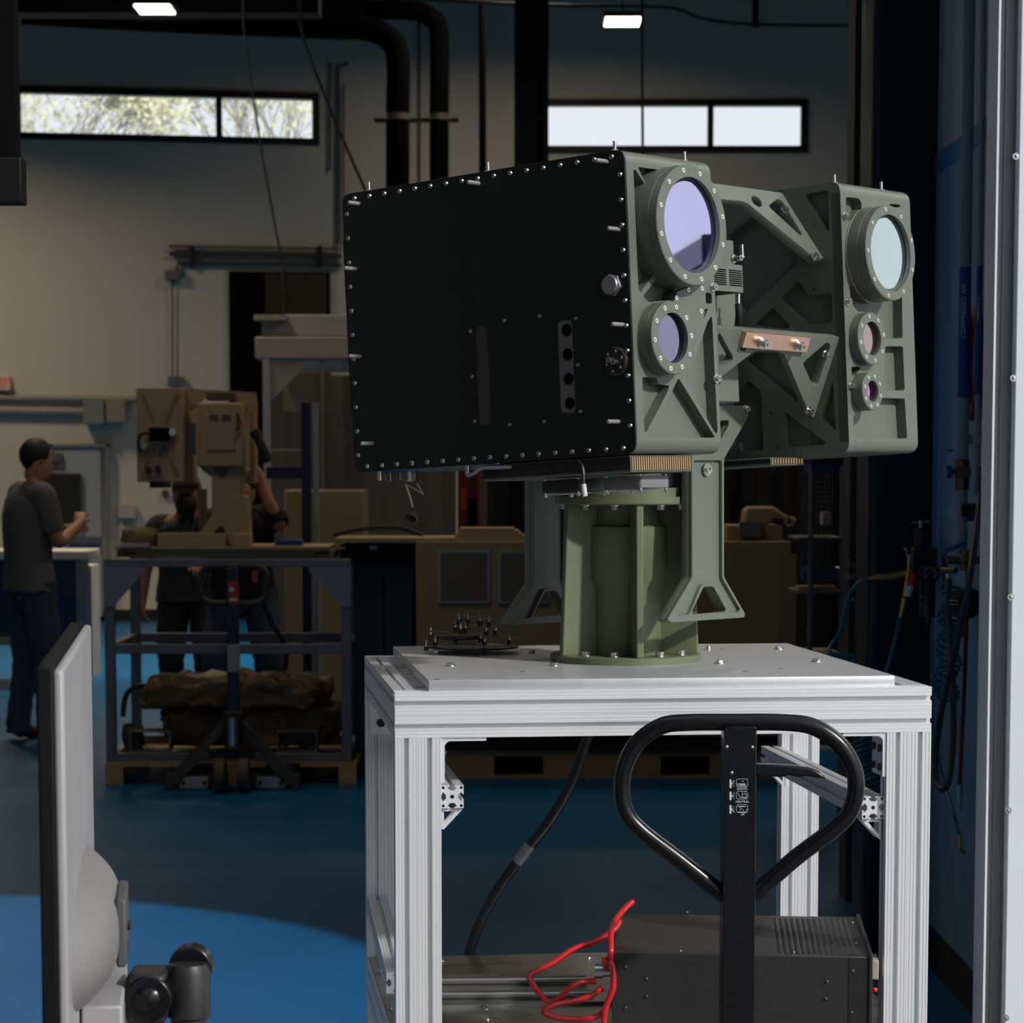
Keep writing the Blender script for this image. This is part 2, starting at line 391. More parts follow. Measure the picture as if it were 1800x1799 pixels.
X_, Y_, Z_ = V((1, 0, 0)), V((0, 1, 0)), V((0, 0, 1))
def cpart(name, b, m, o, x, y, z, **k): return b.build(name, m, cart, CM @ AX(o, x, y, z), **k)
# rails: length along x -> section axes (y, z)
cpart('rail', extr(1, 2, CW), ALU, (0, 0, -2*CE), Y_, Z_, X_, smooth=0)
cpart('rail', extr(1, 2, CW), ALU, (0, CDp - CE, -2*CE), Y_, Z_, X_, smooth=0)
for x in (0, CW - CE):
    cpart('rail', extr(1, 2, CDp - 2*CE), ALU, (x + CE, CE, -2*CE), -X_, Z_, Y_, smooth=0)
for x in (0, CW - 2*CE):
    for y in (0, CDp - CE):
        cpart('leg', extr(2, 1, 1.236 - 2*CE - .05), ALU, (x, y, -1.236 + .05), X_, Y_, Z_, smooth=0)
        b = MB(); b.cyl((0, 0, 0), (0, 0, .012), .032, .028).cyl((0, 0, .012), (0, 0, .05), .008)
        cpart('foot', b, BLACK, (x + CE, y + CE/2, -1.236), X_, Y_, Z_)
# plate top
me = plate(rnd([(.056, .013), (.843, .013), (.843, .827), (.056, .827)], .002, 2), [], .018, .0006)
MB().mesh(me).build('top_plate', ALUP, cart, CM @ Matrix.Translation((0, 0, .018)), smooth=0, label='flat grey machined plate top')
ZT = 1.236 + .018
def hexbolt(p, r=.0075, h=.006, par=None, name='bolt'):
    b = MB(); a = random.random()
    b.cyl((0, 0, 0), (0, 0, .0015), r*1.25, n=20); b.cyl((0, 0, .0015), (0, 0, h), r, n=6)
    return b.build(name, STEEL, par, Matrix.Translation(p) @ Matrix.Rotation(a, 4, 'Z'), bevel=.0005, smooth=0)
for q in ((765.6, 1149.5), (791.7, 1171.7), (936, 1149), (974, 1171), (1265, 1167), (1369, 1142), (1435, 1164)):
    hexbolt(onz(q[0], q[1], ZT), par=cart)
p = onz(1245, 1143, ZT); MB().cyl((0, 0, 0), (0, 0, .008), .005).cyl((0, 0, .008), (0, 0, .0085), .002, n=6).build('bolt', STEEL, cart, Matrix.Translation(p))
for q in ((919, 1181), (769, 1195), (1270, 1142), (1372, 1176), (1310, 1181)):
    MB().cyl((0, 0, 0), (0, 0, .0004), .005).build('hole_rim', DSTEEL, cart, Matrix.Translation(onz(q[0], q[1], ZT)))
# corner brackets under the front rail
def lbr(sx, n=4):
    a = rnd([(0, 0), (.075, 0), (.075, -.006), (.012, -.006), (.006, -.012), (.006, -.075), (0, -.075)], [.0003, .004, .002, .006, .006, .002, .004], 4)
    a = [(sx*p[0], p[1]) for p in a]
    return MB().prism([(p[1], p[0]) for p in a], 1, .003, .073)
for x, s in ((2*CE, 1), (CW - 2*CE, -1)):
    o = lbr(s).build('corner_bracket', ALU, cart, CM @ Matrix.Translation((x, 0, -2*CE)), smooth=20)
    for z in (-.028, -.060):
        for y in (.018, .056):
            MB().cyl((0, 0, 0), (s*.004, 0, 0), .0065).cyl((s*.004, 0, 0), (s*.0042, 0, 0), .003, n=6).build('bracket_bolt', BLACK, o, CM @ Matrix.Translation((x + s*.006, y, -2*CE + z)))
# triangular end plate on the rear left leg
t_ = [(-.003, -2*CE + .03), (-.003, -2*CE - .09)]
pp = [(CDp - .07, -2*CE), (CDp - .005, -2*CE), (CDp - .005, -2*CE - .085), (CDp - .07, -2*CE - .085)]
o = MB().box((CE*.2, CDp - CE - .006, -2*CE - .075), (CE*2, CDp - CE, -2*CE)).build('end_plate', ALU, cart, CM)
MB().cyl((CE*.75, CDp - CE - .011, -2*CE - .052), (CE*.75, CDp - CE - .006, -2*CE - .052), .008).build('plate_bolt', BLACK, o, CM)
# horizontal braces front to back with open ends
def brace_mesh(L):
    pf = [(x, y) for x, y in prof(1, 1)]
    c = CE/2; hs = [circ((c, c), .0035, 14)]
    for sx in (-1, 1):
        for sy in (-1, 1):
            q = (c + sx*.0150, c + sy*.0150); hs.append([(q[0]-.0022, q[1]-.0022), (q[0]+.0022, q[1]-.0022), (q[0]+.0022, q[1]+.0022), (q[0]-.0022, q[1]+.0022)])
    return plate(pf, hs, L)
def gusset(par, M, s=1):
    a = [(0, 0), (s*.036, 0), (s*.036, -.004), (s*.006, -.036), (0, -.036)]
    h = [(s*.006, -.006), (s*.026, -.006), (s*.006, -.028)]
    me_ = plate(a if s > 0 else a[::-1], [h], .004)
    b = MB().mesh(me_, AX((0, 0, 0), X_, Z_, -Y_)).mesh(me_, AX((0, .030, 0), X_, Z_, -Y_)).box((min(0, s*.003), 0, -.036), (max(0, s*.003), .034, 0)).box((min(0, s*.036), 0, -.003), (max(0, s*.036), .034, 0))
    return b.build('gusset_bracket', ALU, par, M, smooth=0)
zl = at(795, 1381, 4.2).z - 1.236; zr = at(1535, 1401, 4.28).z - 1.236
for x, z, s in ((2*CE, zl, 1), (CW - 3*CE, zr, -1)):
    o = MB().mesh(brace_mesh(CDp - .03)).build('brace', ALU, cart, CM @ AX((x, .012, z - CE), X_, Z_, -Y_), smooth=0)
    gx = x if s > 0 else x + CE
    gusset(o, CM @ Matrix.Translation((gx, .02, z - CE)), s)
    gusset(o, CM @ Matrix.Translation((gx, CDp - .075, z - CE)), s)
# diagonal brace in the left side
a = V((.02, CDp - .05, at(652, 1592, 4.95).z - 1.236)); b_ = V((.02, .25, at(676, 1730, 4.42).z - 1.236))
d = (b_ - a).normalized(); xx = V((1, 0, 0)); yy = d.cross(xx).normalized()
cpart('diagonal_brace', extr(1, 1, (b_ - a).length), ALU, a - xx*CE/2 - yy*CE/2, xx, yy, d, smooth=0)
# lower frame and shelf
ZS = .640 - 1.236
for x in (0, CW - CE): cpart('rail', extr(1, 2, CDp - 2*CE), ALU, (x + CE, CE, ZS - 2*CE), -X_, Z_, Y_, smooth=0)
cpart('rail', extr(1, 2, CW - 4*CE), ALU, (2*CE, 0, ZS - 2*CE), Y_, Z_, X_, smooth=0)
SHELF = mat('scuffed_steel', (.34, .34, .31), .3, .9, .45, 7, .05, 60, stretch=(1, 4, 1))
sh = MB().box((.004, CE + .002, ZS), (CW - .004, CDp - CE - .002, ZS + .004)).box((2*CE, .30, ZS + .004), (CW - 2*CE, .312, ZS + .010)).build('shelf', SHELF, cart, CM, smooth=0)
for q in ((668, 1708), (686, 1773), (854, 1774), (776, 1690), (1034, 1684), (856, 1792)):
    p = onz(q[0], q[1], 1.236 + ZS + .004); MB().dome((0, 0, 0), .0065, (0, 0, 1), .004).build('shelf_screw', STEEL, sh, Matrix.Translation(p))
# two bright tubes lying on the shelf
for k, (y0, xe) in enumerate(((1722, 1030), (1747, 1040))):
    z = 1.236 + ZS + .012
    q0 = onz(700, y0 + 3, z); q1 = onz(xe, y0, z)
    b = MB().cyl(q0, q1, .0075, n=16).cyl(q1, q1 + (q1-q0).normalized()*.002, .0055, .005, n=16)
    b.build('steel_tube', STEEL, **tg(['polished steel tube lying across the cart shelf, the one farther back', 'polished steel tube lying across the cart shelf, the nearer of two'][k], 'tube', 'steel tubes on the shelf'))

# ------------------------------------------------------------------ turret head frame
yaw, pit, rol = .6888, .0511, .0061
n_ = V((math.cos(yaw)*math.cos(pit), -math.sin(yaw)*math.cos(pit), math.sin(pit)))
w0 = V((math.sin(yaw), math.cos(yaw), 0)); u0 = n_.cross(w0)
w_ = w0*math.cos(rol) + u0*math.sin(rol); u_ = u0*math.cos(rol) - w0*math.sin(rol)
HM = AX((.2018, 4.13, 1.6251), n_, w_, u_)
L, WA, H, WB0, WBW = .617, .234, .485, .637, .241
NF = AX((0, 0, 0), (0, 1, 0), (0, 0, 1), (1, 0, 0))     # plate xy -> w,u ; thickness towards -n
C2 = lambda q: (1030 + q[0]/2.998, 230 + q[1]/2.998)
C3 = lambda q: (1230 + q[0]/3.102, 280 + q[1]/3.102)
C4 = lambda q: (880 + q[0]/3.83, 760 + q[1]/3.83)
C1 = lambda q: (580 + q[0]/3.271, 230 + q[1]/3.271)
def tr2(pts, C, ax, val, r=.004, M=None, lim=None):
    o = []
    for q in pts:
        p = loc(M or HM, ax, val, *C(q)); a, b = (p[(1)], p[2]) if ax == 0 else (p[0], p[2])
        if lim: a = min(max(a, lim[0]), lim[1]); b = min(max(b, lim[2]), lim[3])
        o.append((a, b))
    ar = sum(o[i-1][0]*o[i][1] - o[i][0]*o[i-1][1] for i in range(len(o)))
    if ar < 0: o = o[::-1]
    return rnd(o, r) if r else o
PC = onz(1099, 1161, ZT)
tur = empty('optical_turret', PC, 'dark green twin-housing optical turret standing on a ribbed pedestal on the aluminium cart', 'optical turret')
# pedestal
ped = MB()
ped.lathe([(0, 0), (.136, 0), (.136, .011), (.134, .013), (.066, .013), (.066, .135), (.076, .150), (.076, .243), (.064, .247), (.064, .283), (.126, .283), (.128, .285), (.128, .297), (.119, .297), (.119, .313), (.0, .313)], (0, 0, 0), n=72)
pedo = ped.build('pedestal', OLIVE2, tur, Matrix.Translation(PC))
R0 = math.radians(9) - PI/2
for k in range(5):
    a = R0 + k*2*PI/5; M = Matrix.Translation(PC) @ Matrix.Rotation(a, 4, 'Z')
    b = MB().prism([(.013, .05), (.013, .132), (.284, .122), (.284, .05)][::1], 1, -.0065, .0065, Matrix.Identity(4)) if False else MB()
    b.add([V((x, y, z)) for y in (-.0068, .0068) for x, z in ((.05, .012), (.133, .012), (.123, .284), (.05, .284))], [(0, 1, 2, 3), (7, 6, 5, 4), (0, 4, 5, 1), (1, 5, 6, 2), (2, 6, 7, 3), (3, 7, 4, 0)])
    b.build('rib', OLIVE2, pedo, M, bevel=.0025)
    for f in (.30, .70):
        aa = a + f*2*PI/5
        for z, s in ((.013, 1), (.283, -1)):
            c = PC + V((math.cos(aa)*.112, math.sin(aa)*.112, z))
            q = MB().cyl((0, 0, 0), (0, 0, s*.002), .0095).cyl((0, 0, s*.002), (0, 0, s*.009), .0075, n=6)
            q.build('hex_bolt', STEEL, pedo, Matrix.Translation(c), bevel=.0005, smooth=0)
# neck between pedestal and head
nk = MB().lathe([(0, .312), (.085, .312), (.085, .345), (.105, .350), (.105, .372), (0, .372)], n=48)
nk.build('azimuth_neck', OLIVE, tur, Matrix.Translation(PC))
# ---- left housing
def nprof(r=.02, nd=.020):
    a = []
    for j in range(7): t = -PI/2 + j*PI/12; a.append((-r + r*math.cos(t), r + r*math.sin(t)))
    a += [(-nd, r), (-nd, H - r)]
    for j in range(7): t = j*PI/12; a.append((-r + r*math.cos(t), H - r + r*math.sin(t)))
    for j in range(7): t = PI/2 + j*PI/12; a.append((-L + r + r*math.cos(t), H - r + r*math.sin(t)))
    for j in range(7): t = PI + j*PI/12; a.append((-L + r + r*math.cos(t), r + r*math.sin(t)))
    return a
b = MB().prism([(u, n) for n, u in nprof()], 1, .0, WA)
hA = b.build('housing', OLIVE, tur, HM, label='left housing with the larger violet lens')
def web(name, par, holes, w0_, w1_, C, bev=0):
    lim = (w0_ + .006, w1_ - .006, .026, H - .026)
    hs = [tr2(h, C, 0, 0, .005, lim=lim) for h in holes]
    me_ = plate([(w0_, .02), (w1_, .02), (w1_, H - .02), (w0_, H - .02)], hs, .0202, bev)
    return MB().mesh(me_, NF).build(name, OLIVE, par, HM, smooth=30)
web('front_web', hA, [
    [(272, 172), (382, 184), (384, 230), (345, 290), (318, 288)],
    [(250, 203), (262, 206), (322, 300), (400, 480), (372, 735), (288, 852), (277, 842)],
    [(385, 762), (470, 830), (455, 892), (310, 905), (296, 878)],
    [(297, 1298), (372, 1300), (380, 1335), (440, 1343), (432, 1372), (320, 1588), (308, 1588)],
    [(488, 1302), (682, 1632), (336, 1618)],
    [(664, 972), (694, 1592), (684, 1600), (512, 1292), (565, 1230), (640, 1010)],
    [(630, 850), (662, 856), (666, 912), (632, 912)],
    [(618, 940), (645, 938), (615, 1010)]], 0, WA, C2)
# bridge plate between the two lens barrels
o_ = tr2([(470, 892), (480, 845), (610, 800), (634, 850), (622, 1010), (590, 1110), (500, 1110), (440, 960)], C2, 0, .010, .008)
MB().mesh(plate(o_, [], .022, .001), NF @ Matrix.Translation((0, 0, .010))).build('bridge_plate', OLIVE, hA, HM, smooth=30)
def glass(name, col, rough=.015):
    return mat(name, col, rough, 1.0)
LENS = {'big': glass('violet_coating', (.70, .68, 1.0)), 'mid': glass('rose_blue_coating', (.34, .33, .46)), 'aqua': glass('aqua_coating', (.80, .92, .92)),
        'pink': glass('dusty_pink_coating', (.62, .46, .46)), 'mag': glass('magenta_coating', (.75, .36, .70))}
GOLD = mat('bare_edge', (.62, .50, .36), .3, 1)
def lens(par, c, d, R, Rg, key, nscr, off, lab, gold=None, srs=.004):
    """c: (w,u) centre, d: protrusion"""
    A = HM @ Matrix.Translation((0, c[0], c[1]))
    b = MB().lathe([(Rg, -.020), (Rg + .004, d - .012), (Rg + .0005, d - .003), (Rg, d), (R - .0015, d), (R, d - .0015), (R, d*.62), (R - .0012, d*.60), (R, d*.58), (R, -.020)], axis=(1, 0, 0), n=96)
    br = b.build('lens_barrel', OLIVE, par, A, label=lab[0])
    g = MB().lathe([(Rg + .003, d - .0125), (Rg*.975, d - .0112), (Rg*.93, d - .0094), (Rg*.925, d - .009), (Rg*.5, d - .009), (0, d - .009)], axis=(1, 0, 0), n=72)
    g.build('lens', LENS[key], par, A, label=lab[1])
    if gold: MB().lathe([(R + .0005, gold - .001), (R + .0012, gold), (R + .0005, gold + .001)], axis=(1, 0, 0), n=96).build('bare_ring', GOLD, par, A)
    s0 = None
    for k in range(nscr):
        a = off + 2*PI*k/nscr; rr = (R + Rg)/2 + .001
        P = A @ Matrix.Translation((d, rr*math.cos(a), rr*math.sin(a)))
        if s0 is None:
            s0 = MB().lathe([(.0000, -.0015), (.0017, -.0015), (.0019, .0009), (srs*.95, .0009), (srs*1.05, .0002), (srs*1.05, -.0005)], axis=(1, 0, 0), n=14).build('lens_screw', SCREW, par, P)
        else: dupm(s0, HM.inverted() @ P)
def cen(q, C, d):
    p = loc(HM, 0, d, *C(q)); return (p.y, p.z)
lens(hA, cen((561, 497), C2, .041), .041, .0975, .0775, 'big', 12, .22, ('large round barrel of the left housing', 'violet blue mirror-like lens'))
lens(hA, cen((461, 1091), C2, .029), .029, .0590, .0405, 'mid', 10, .1, ('smaller round barrel below the violet lens', 'bluish rose lens'))
for q in ((540, 838), (611, 831), (477, 881), (607, 952)):
    p = loc(HM, 0, .010, *C2(q)); MB().lathe([(0, -.0015), (.0017, -.0015), (.0019, .0009), (.0038, .0009), (.0042, -.0005)], axis=(1, 0, 0), n=14).build('plate_screw', SCREW, hA, HM @ Matrix.Translation(p))
def capscrew(par, p, ax=(1, 0, 0), r=.0052, h=.007, name='cap_screw'):
    b = MB().lathe([(0, h*.5), (r*.5, h*.5), (r*.5, h), (r, h), (r, .001), (r*1.5, .001), (r*1.5, -.001)], axis=ax, n=18)
    return b.build(name, STEEL, par, HM @ Matrix.Translation(p))
for q in ((668, 825), (688, 1306)): capscrew(hA, loc(HM, 0, .001, *C2(q)))
# side panel of the left housing
def rect(a0, a1, b0, b1): return [(a0, b0), (a1, b0), (a1, b1), (a0, b1)]
SP = AX((0, 0, 0), (1, 0, 0), (0, 0, 1), (0, -1, 0))    # plate xy -> n,u ; thickness towards +w
sl1 = tr2([(825, 1122), (902, 1120), (928, 1692), (850, 1697)], C1, 1, -.004, .008)
sl2 = tr2([(1305, 1092), (1390, 1086), (1412, 1620), (1325, 1626)], C1, 1, -.004, .008)
out = rnd([(-L, 0), (0, 0), (0, H), (-L, H)], .02, 6)
o = MB().mesh(plate(out, [sl1, sl2], .004, .0006), SP @ Matrix.Translation((0, 0, .004))).build('side_panel', SHEET, hA, HM, smooth=30, label='near-black side panel edged with button screws')
def slab(pl, c0, c1, m, name):
    b = MB().prism([(p[1], p[0]) for p in pl], 1, c0, c1); return b.build(name, m, hA, HM, smooth=0)
slab(sl1, -.0015, .0002, mat('slot_floor', (.035, .032, .030), .5), 'recessed_slot')
slab(sl2, -.0025, .0002, mat('socket_plate', (.13, .13, .135), .5, .3), 'socket_plate')
for q in ((1362, 1147), (1367, 1286), (1373, 1427), (1380, 1567)):
    p = loc(HM, 1, -.0025, *C1(q)); MB().cyl((0, 0, 0), (0, -.0012, 0), .0098, n=24).build('round_socket', VOID, hA, HM @ Matrix.Translation(p))
bs = None
def button(p, r=.0040, name='panel_screw'):
    global bs
    P = HM @ Matrix.Translation(p)
    b = MB().lathe([(r*1.15, 0), (r, .0012), (r*.85, .0026), (r*.5, .0033), (r*.42, .0024), (0, .0024)], axis=(0, -1, 0), n=12)
    return b.build(name, mat('grey_screw', (.40, .40, .42), .28, 1), hA, P)
b0 = button((0, -.004, 0)); scr = []
for i in range(17): scr.append((-L + .030 + (L - .055)*i/16 , H - .010))
for i in range(17): scr.append((-L + .030 + (L - .055)*i/16, .010))
for i in range(11): scr.append((-.010, .045 + (H - .085)*i/10))
for i in range(11): scr.append((-L + .010, .030 + (H - .065)*i/10))
for i, (a, c) in enumerate(scr):
    Mx = Matrix.Translation((a, -.004, c))
    if i == 0: b0.matrix_basis = Mx
    else: dupm(b0, Mx)
s1 = button((0, 0, 0), .0031)
for i, q in enumerate(((808, 1155), (820, 1414), (834, 1672), (1033, 1692), (1234, 1673), (1439, 1616), (1427, 1347), (1414, 1080), (1206, 1067), (1004, 1093))):
    Mx = Matrix.Translation(loc(HM, 1, -.004, *C1(q)))
    if i == 0: s1.matrix_basis = Mx
    else: dupm(s1, Mx)
pn = None
for q in ((1067.7, 284.4), (842, 322.6), (632.6, 358.4), (625.9, 473), (634, 627), (654.6, 780), (1088, 403.4), (1095.3, 571), (1087.6, 741.6)):
    Mx = Matrix.Translation(loc(HM, 1, -.004, *q))
    if pn is None: pn = MB().cyl((0, .004, 0), (0, -.0275, 0), .0036, n=12).cyl((0, -.0275, 0), (0, -.029, 0), .0036, .002, n=12).build('dowel_pin', mat('pin_steel', (.42, .41, .42), .4, .6), hA, HM @ Mx)
    else: dupm(pn, Mx)
# hex plug and flanged connector
p = loc(HM, 1, -.004, *C1((1628, 888)))
b = MB().cyl((0, 0, 0), (0, -.005, 0), .0185, n=6).lathe([(.0155, .005), (.0155, .010), (.0145, .012), (.006, .012), (0, .0115)], axis=(0, -1, 0), n=32)
b.build('hex_plug', mat('plug_steel', (.35, .35, .37), .4, .9), hA, HM @ Matrix.Translation(p), bevel=.0005)
p = loc(HM, 1, -.004, *C1((1648, 1325)))
cn = MB().cyl((0, 0, 0), (0, -.006, 0), .0215, n=40).build('flanged_connector', BLACKM, hA, HM @ Matrix.Translation(p), bevel=.0006)
MB().cyl((0, .001, 0), (0, -.002, 0), .0225, n=40).build('copper_gasket', COPPER, hA, HM @ Matrix.Translation(p))
for k in range(6):
    a = k*PI/3 + .3; q = p + V((math.cos(a)*.0165, -.006, math.sin(a)*.0165)); MB().dome((0, 0, 0), .0024, (0, -1, 0), .0015, 8).build('flange_screw', STEEL, hA, HM @ Matrix.Translation(q))
for dx, dz in ((-.0045, .002), (.0045, -.002)):
    MB().lathe([(.0045, 0), (.0045, .010), (.0028, .010), (.0028, .004), (0, .004)], axis=(0, -1, 0), n=16).build('connector_barrel', STEEL, hA, HM @ Matrix.Translation(p + V((dx, -.006, dz))))
# standoff bolts on top of both housings
def stud(par, q, w):
    P = loc(HM, 2, H, *q)
    b = MB().cyl((0, 0, 0), (0, 0, .003), .006, n=6).cyl((0, 0, .003), (0, 0, .017), .0028, n=12)
    b.build('top_stud', STEEL, par, HM @ Matrix.Translation((P.x, P.y, H)))
for a, w in ((-L + .05, .012), (-L*.5 + .012, .012), (-.03, .012), (-.03, WA - .03)):
    MB().cyl((0, 0, 0), (0, 0, .003), .006, n=6).cyl((0, 0, .003), (0, 0, .017), .0028, n=12).build('top_stud', STEEL, hA, HM @ Matrix.Translation((a, w, H)))
# rear cover standing proud behind
MB().box((-L - .014, .006, .105), (-L, WA - .02, H - .075)).build('rear_cover', SHEET, hA, HM, bevel=.004)
# ---- right housing
bs_ = .017
b = MB().prism([(u, n) for n, u in nprof()], 1, WB0 + bs_, WB0 + WBW)
hB = b.build('housing', OLIVE, tur, HM, label='right housing with three lenses')
web('front_web', hB, [
    [(797, 205), (868, 213), (882, 238), (882, 300), (850, 330), (799, 335)],
    [(1035, 243), (1092, 248), (1092, 262), (1035, 262)],
    [(815, 690), (1103, 730), (1106, 978), (1015, 978), (965, 835), (860, 830), (825, 780)],
    [(1012, 1020), (1108, 1020), (1118, 1262), (1000, 1262)],
    [(1000, 1302), (1118, 1305), (1132, 1546), (840, 1546), (837, 1400)],
    [(828, 1130), (880, 1135), (850, 1180), (828, 1180)]], WB0 + .0, WB0 + WBW, C3)
# inner side web of the right housing
hs = []
for h in ([(575, 192), (700, 168), (706, 395), (692, 392), (570, 205)],
          [(438, 752), (535, 660), (592, 740), (720, 732), (722, 890), (595, 908), (437, 765)],
          [(150, 420), (300, 300), (440, 340), (545, 560), (245, 840), (150, 720)],
          [(395, 805), (497, 912), (470, 925), (290, 905)],
          [(250, 1100), (530, 1330), (560, 1300), (470, 1060), (300, 1055)],
          [(725, 1205), (742, 1475), (735, 1478), (655, 1410)],
          [(460, 1375), (685, 1542), (680, 1557), (468, 1572)],
          [(262, 1205), (335, 1265), (347, 1585), (222, 1592), (215, 1545), (130, 1540), (150, 1330)]):
    hs.append(tr2(h, C3, 1, WB0, .005, lim=(-L + .03, -.012, .014, H - .014)))
MB().mesh(plate(rnd([(-L, 0), (-.0001, 0), (-.0001, H), (-L, H)], .02, 6), hs, .0175, .0005), SP @ Matrix.Translation((0, 0, -WB0))).build('inner_web', OLIVE, hB, HM, smooth=30)
lens(hB, cen((1043, 511), C3, .043), .043, .0855, .0690, 'aqua', 9, .35, ('large round barrel of the right housing', 'pale aqua mirror-like lens'), gold=.002, srs=.0034)
lens(hB, cen((941, 978), C3, .020), .020, .0475, .0305, 'pink', 8, .2, ('middle barrel of the right housing', 'dusty pink lens'), srs=.0034)
lens(hB, cen((944, 1265), C3, .025), .025, .0345, .0190, 'mag', 8, .5, ('smallest barrel of the right housing', 'magenta lens'), srs=.0032)
for q in ((790, 308), (806, 775), (822, 1236)): capscrew(hB, loc(HM, 0, .001, *C3(q)))
for a, w in ((-.03, WB0 + .03), (-.03, WB0 + WBW - .05)):
    MB().cyl((0, 0, 0), (0, 0, .003), .006, n=6).cyl((0, 0, .003), (0, 0, .017), .0028, n=12).build('top_stud', STEEL, hB, HM @ Matrix.Translation((a, w, H)))
for q in ((625, 358), (625, 710), (728, 1158), (314, 1200), (388, 1385), (427, 1573), (337, 402)):
    MB().cyl((0, .001, 0), (0, -.0006, 0), .003, n=12).build('screw_hole', DSTEEL, hB, HM @ Matrix.Translation(loc(HM, 1, WB0, *C3(q))))
# ---- link plates between the housings
def link_plate(name, e1, e2, outl, holes, t, C=C3, lab=None):
    a = loc(HM, 1, WB0, *C(e1)); b = loc(HM, 1, WB0, *C(e2))
    y = (a - b).normalized(); x = V((0, 1, 0)); z = x.cross(y).normalized()
    if z.x < 0: x, z = -x, -z
    P = HM @ AX(a, x, y, z)
    def T(pts, r):
        o = []
        for q in pts:
            p = loc(P, 2, 0, *C(q)); o.append((p.x, p.y))
        return rnd(o, r)
    me_ = plate(T(outl, .004), [T(h, .006) for h in holes], t, .0008)
    o = MB().mesh(me_).build(name, OLIVE, tur, P, smooth=30)
    return o, P
o, P = link_plate('upper_link', (450, 182), (677, 541), [(60, 128), (450, 182), (677, 541), (630, 537), (595, 510), (262, 240), (228, 228), (60, 212)],
    [[(280, 205), (300, 198), (330, 215), (342, 250), (325, 262), (290, 240)], [(380, 250), (425, 215), (452, 228), (560, 408), (548, 415), (382, 262)]], .016)
for q in ((460, 282), (624, 535)):
    p = loc(P, 2, 0, *C3(q)); MB().lathe([(0, .004), (.003, .004), (.003, .008), (.0062, .008), (.0062, .001), (.0085, .001), (.0085, -.001)], n=18).build('link_bolt', STEEL, o, P @ Matrix.Translation(p))
o, P = link_plate('lower_link', (762, 970), (625, 1410), [(70, 912), (762, 970), (764, 990), (640, 1395), (625, 1412), (600, 1395), (462, 1066), (420, 1048), (308, 1046), (290, 1055), (108, 1195), (70, 1200)],
    [[(100, 952), (112, 952), (182, 1080), (176, 1100), (108, 1150)], [(562, 1112), (690, 1000), (710, 1008), (712, 1030), (642, 1235), (615, 1230)], [(222, 968), (260, 975), (250, 1050), (222, 1045)]], .016)
pb = [loc(P, 2, .009, *C3(q)) for q in ((257, 945), (607, 975), (583, 1055), (232, 1028))]
cb = MB(); cb.add([p for p in pb] + [p - V((0, 0, .0085)) for p in pb], [(0, 1, 2, 3), (7, 6, 5, 4), (0, 4, 5, 1), (1, 5, 6, 2), (2, 6, 7, 3), (3, 7, 4, 0)])
cb = cb.build('copper_bar', COPPER, o, P, bevel=.0006, smooth=0)
for q in ((335, 998), (533, 1012)):
    p = loc(P, 2, .009, *C3(q)); MB().lathe([(0, .008), (.0034, .008), (.0034, .014), (.0068, .014), (.0072, .004), (.0098, .004), (.0098, 0)], n=18).build('link_bolt', STEEL, o, P @ Matrix.Translation(p))
for q in ((682, 1062), (590, 1373)):
    p = loc(P, 2, 0, *C3(q)); MB().lathe([(0, .004), (.003, .004), (.003, .008), (.0062, .008), (.0062, .001), (.0085, .001), (.0085, -.001)], n=18).build('link_bolt', STEEL, o, P @ Matrix.Translation(p))
# ---- gimbal body between the housings
gb = HM
def q3(q, n): p = loc(HM, 0, n, *C3(q)); return p
def front_box(name, q0, q1, n, depth, m=OLIVE, bevel=.002, par=None, lab=None):
    a = q3(q0, n); c = q3(q1, n)
    return MB().box((n - depth, min(a.y, c.y), min(a.z, c.z)), (n, max(a.y, c.y), max(a.z, c.z))).build(name, m, par or tur, HM, bevel=bevel)
front_box('gimbal_body', (60, 430), (218, 1325), -.10, .30)
MB().box((-.44, .30, .02), (-.22, WB0 - .03, H*.55)).build('gimbal_body', OLIVE, tur, HM, bevel=.01)
a = q3((60, 562), -.045); c = q3((237, 728), -.045)
gr = MB(); gr_h = []
W_ = c.y - a.y; hh = a.z - c.z
for r in range(8):
    z = c.z + .010 + r*(hh - .018)/8
    for k in range(2):
        y0 = a.y + .006 + k*W_*.5; gr_h.append(rect(y0, y0 + W_*.5 - .008, z, z + (hh - .018)/8*.62))
go = MB().mesh(plate(rect(a.y, c.y, c.z, a.z), gr_h, .004, 0), NF @ Matrix.Translation((0, 0, -.045))).box((-.10, c.y - .004, c.z), (-.049, c.y, a.z)).build('vent_grille', OLIVE, tur, HM, smooth=0)
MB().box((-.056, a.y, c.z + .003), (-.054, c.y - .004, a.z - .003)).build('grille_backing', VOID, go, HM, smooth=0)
capscrew(tur, q3((185, 543), -.05), r=.005, h=.016, name='knurled_screw'); capscrew(tur, q3((232, 535), -.045), (0, 0, 1), r=.003, h=.022, name='knurled_screw')
MB().cyl(q3((210, 735), -.06), q3((210, 795), -.06), .0035, n=14).build('cable_plug', STEEL, tur, HM)
MB().tube([q3((210, 790), -.06), q3((213, 850), -.06), q3((208, 905), -.07), q3((205, 960), -.08)], .0062, smooth=4).build('sleeved_cable', BLACKM, tur, HM)
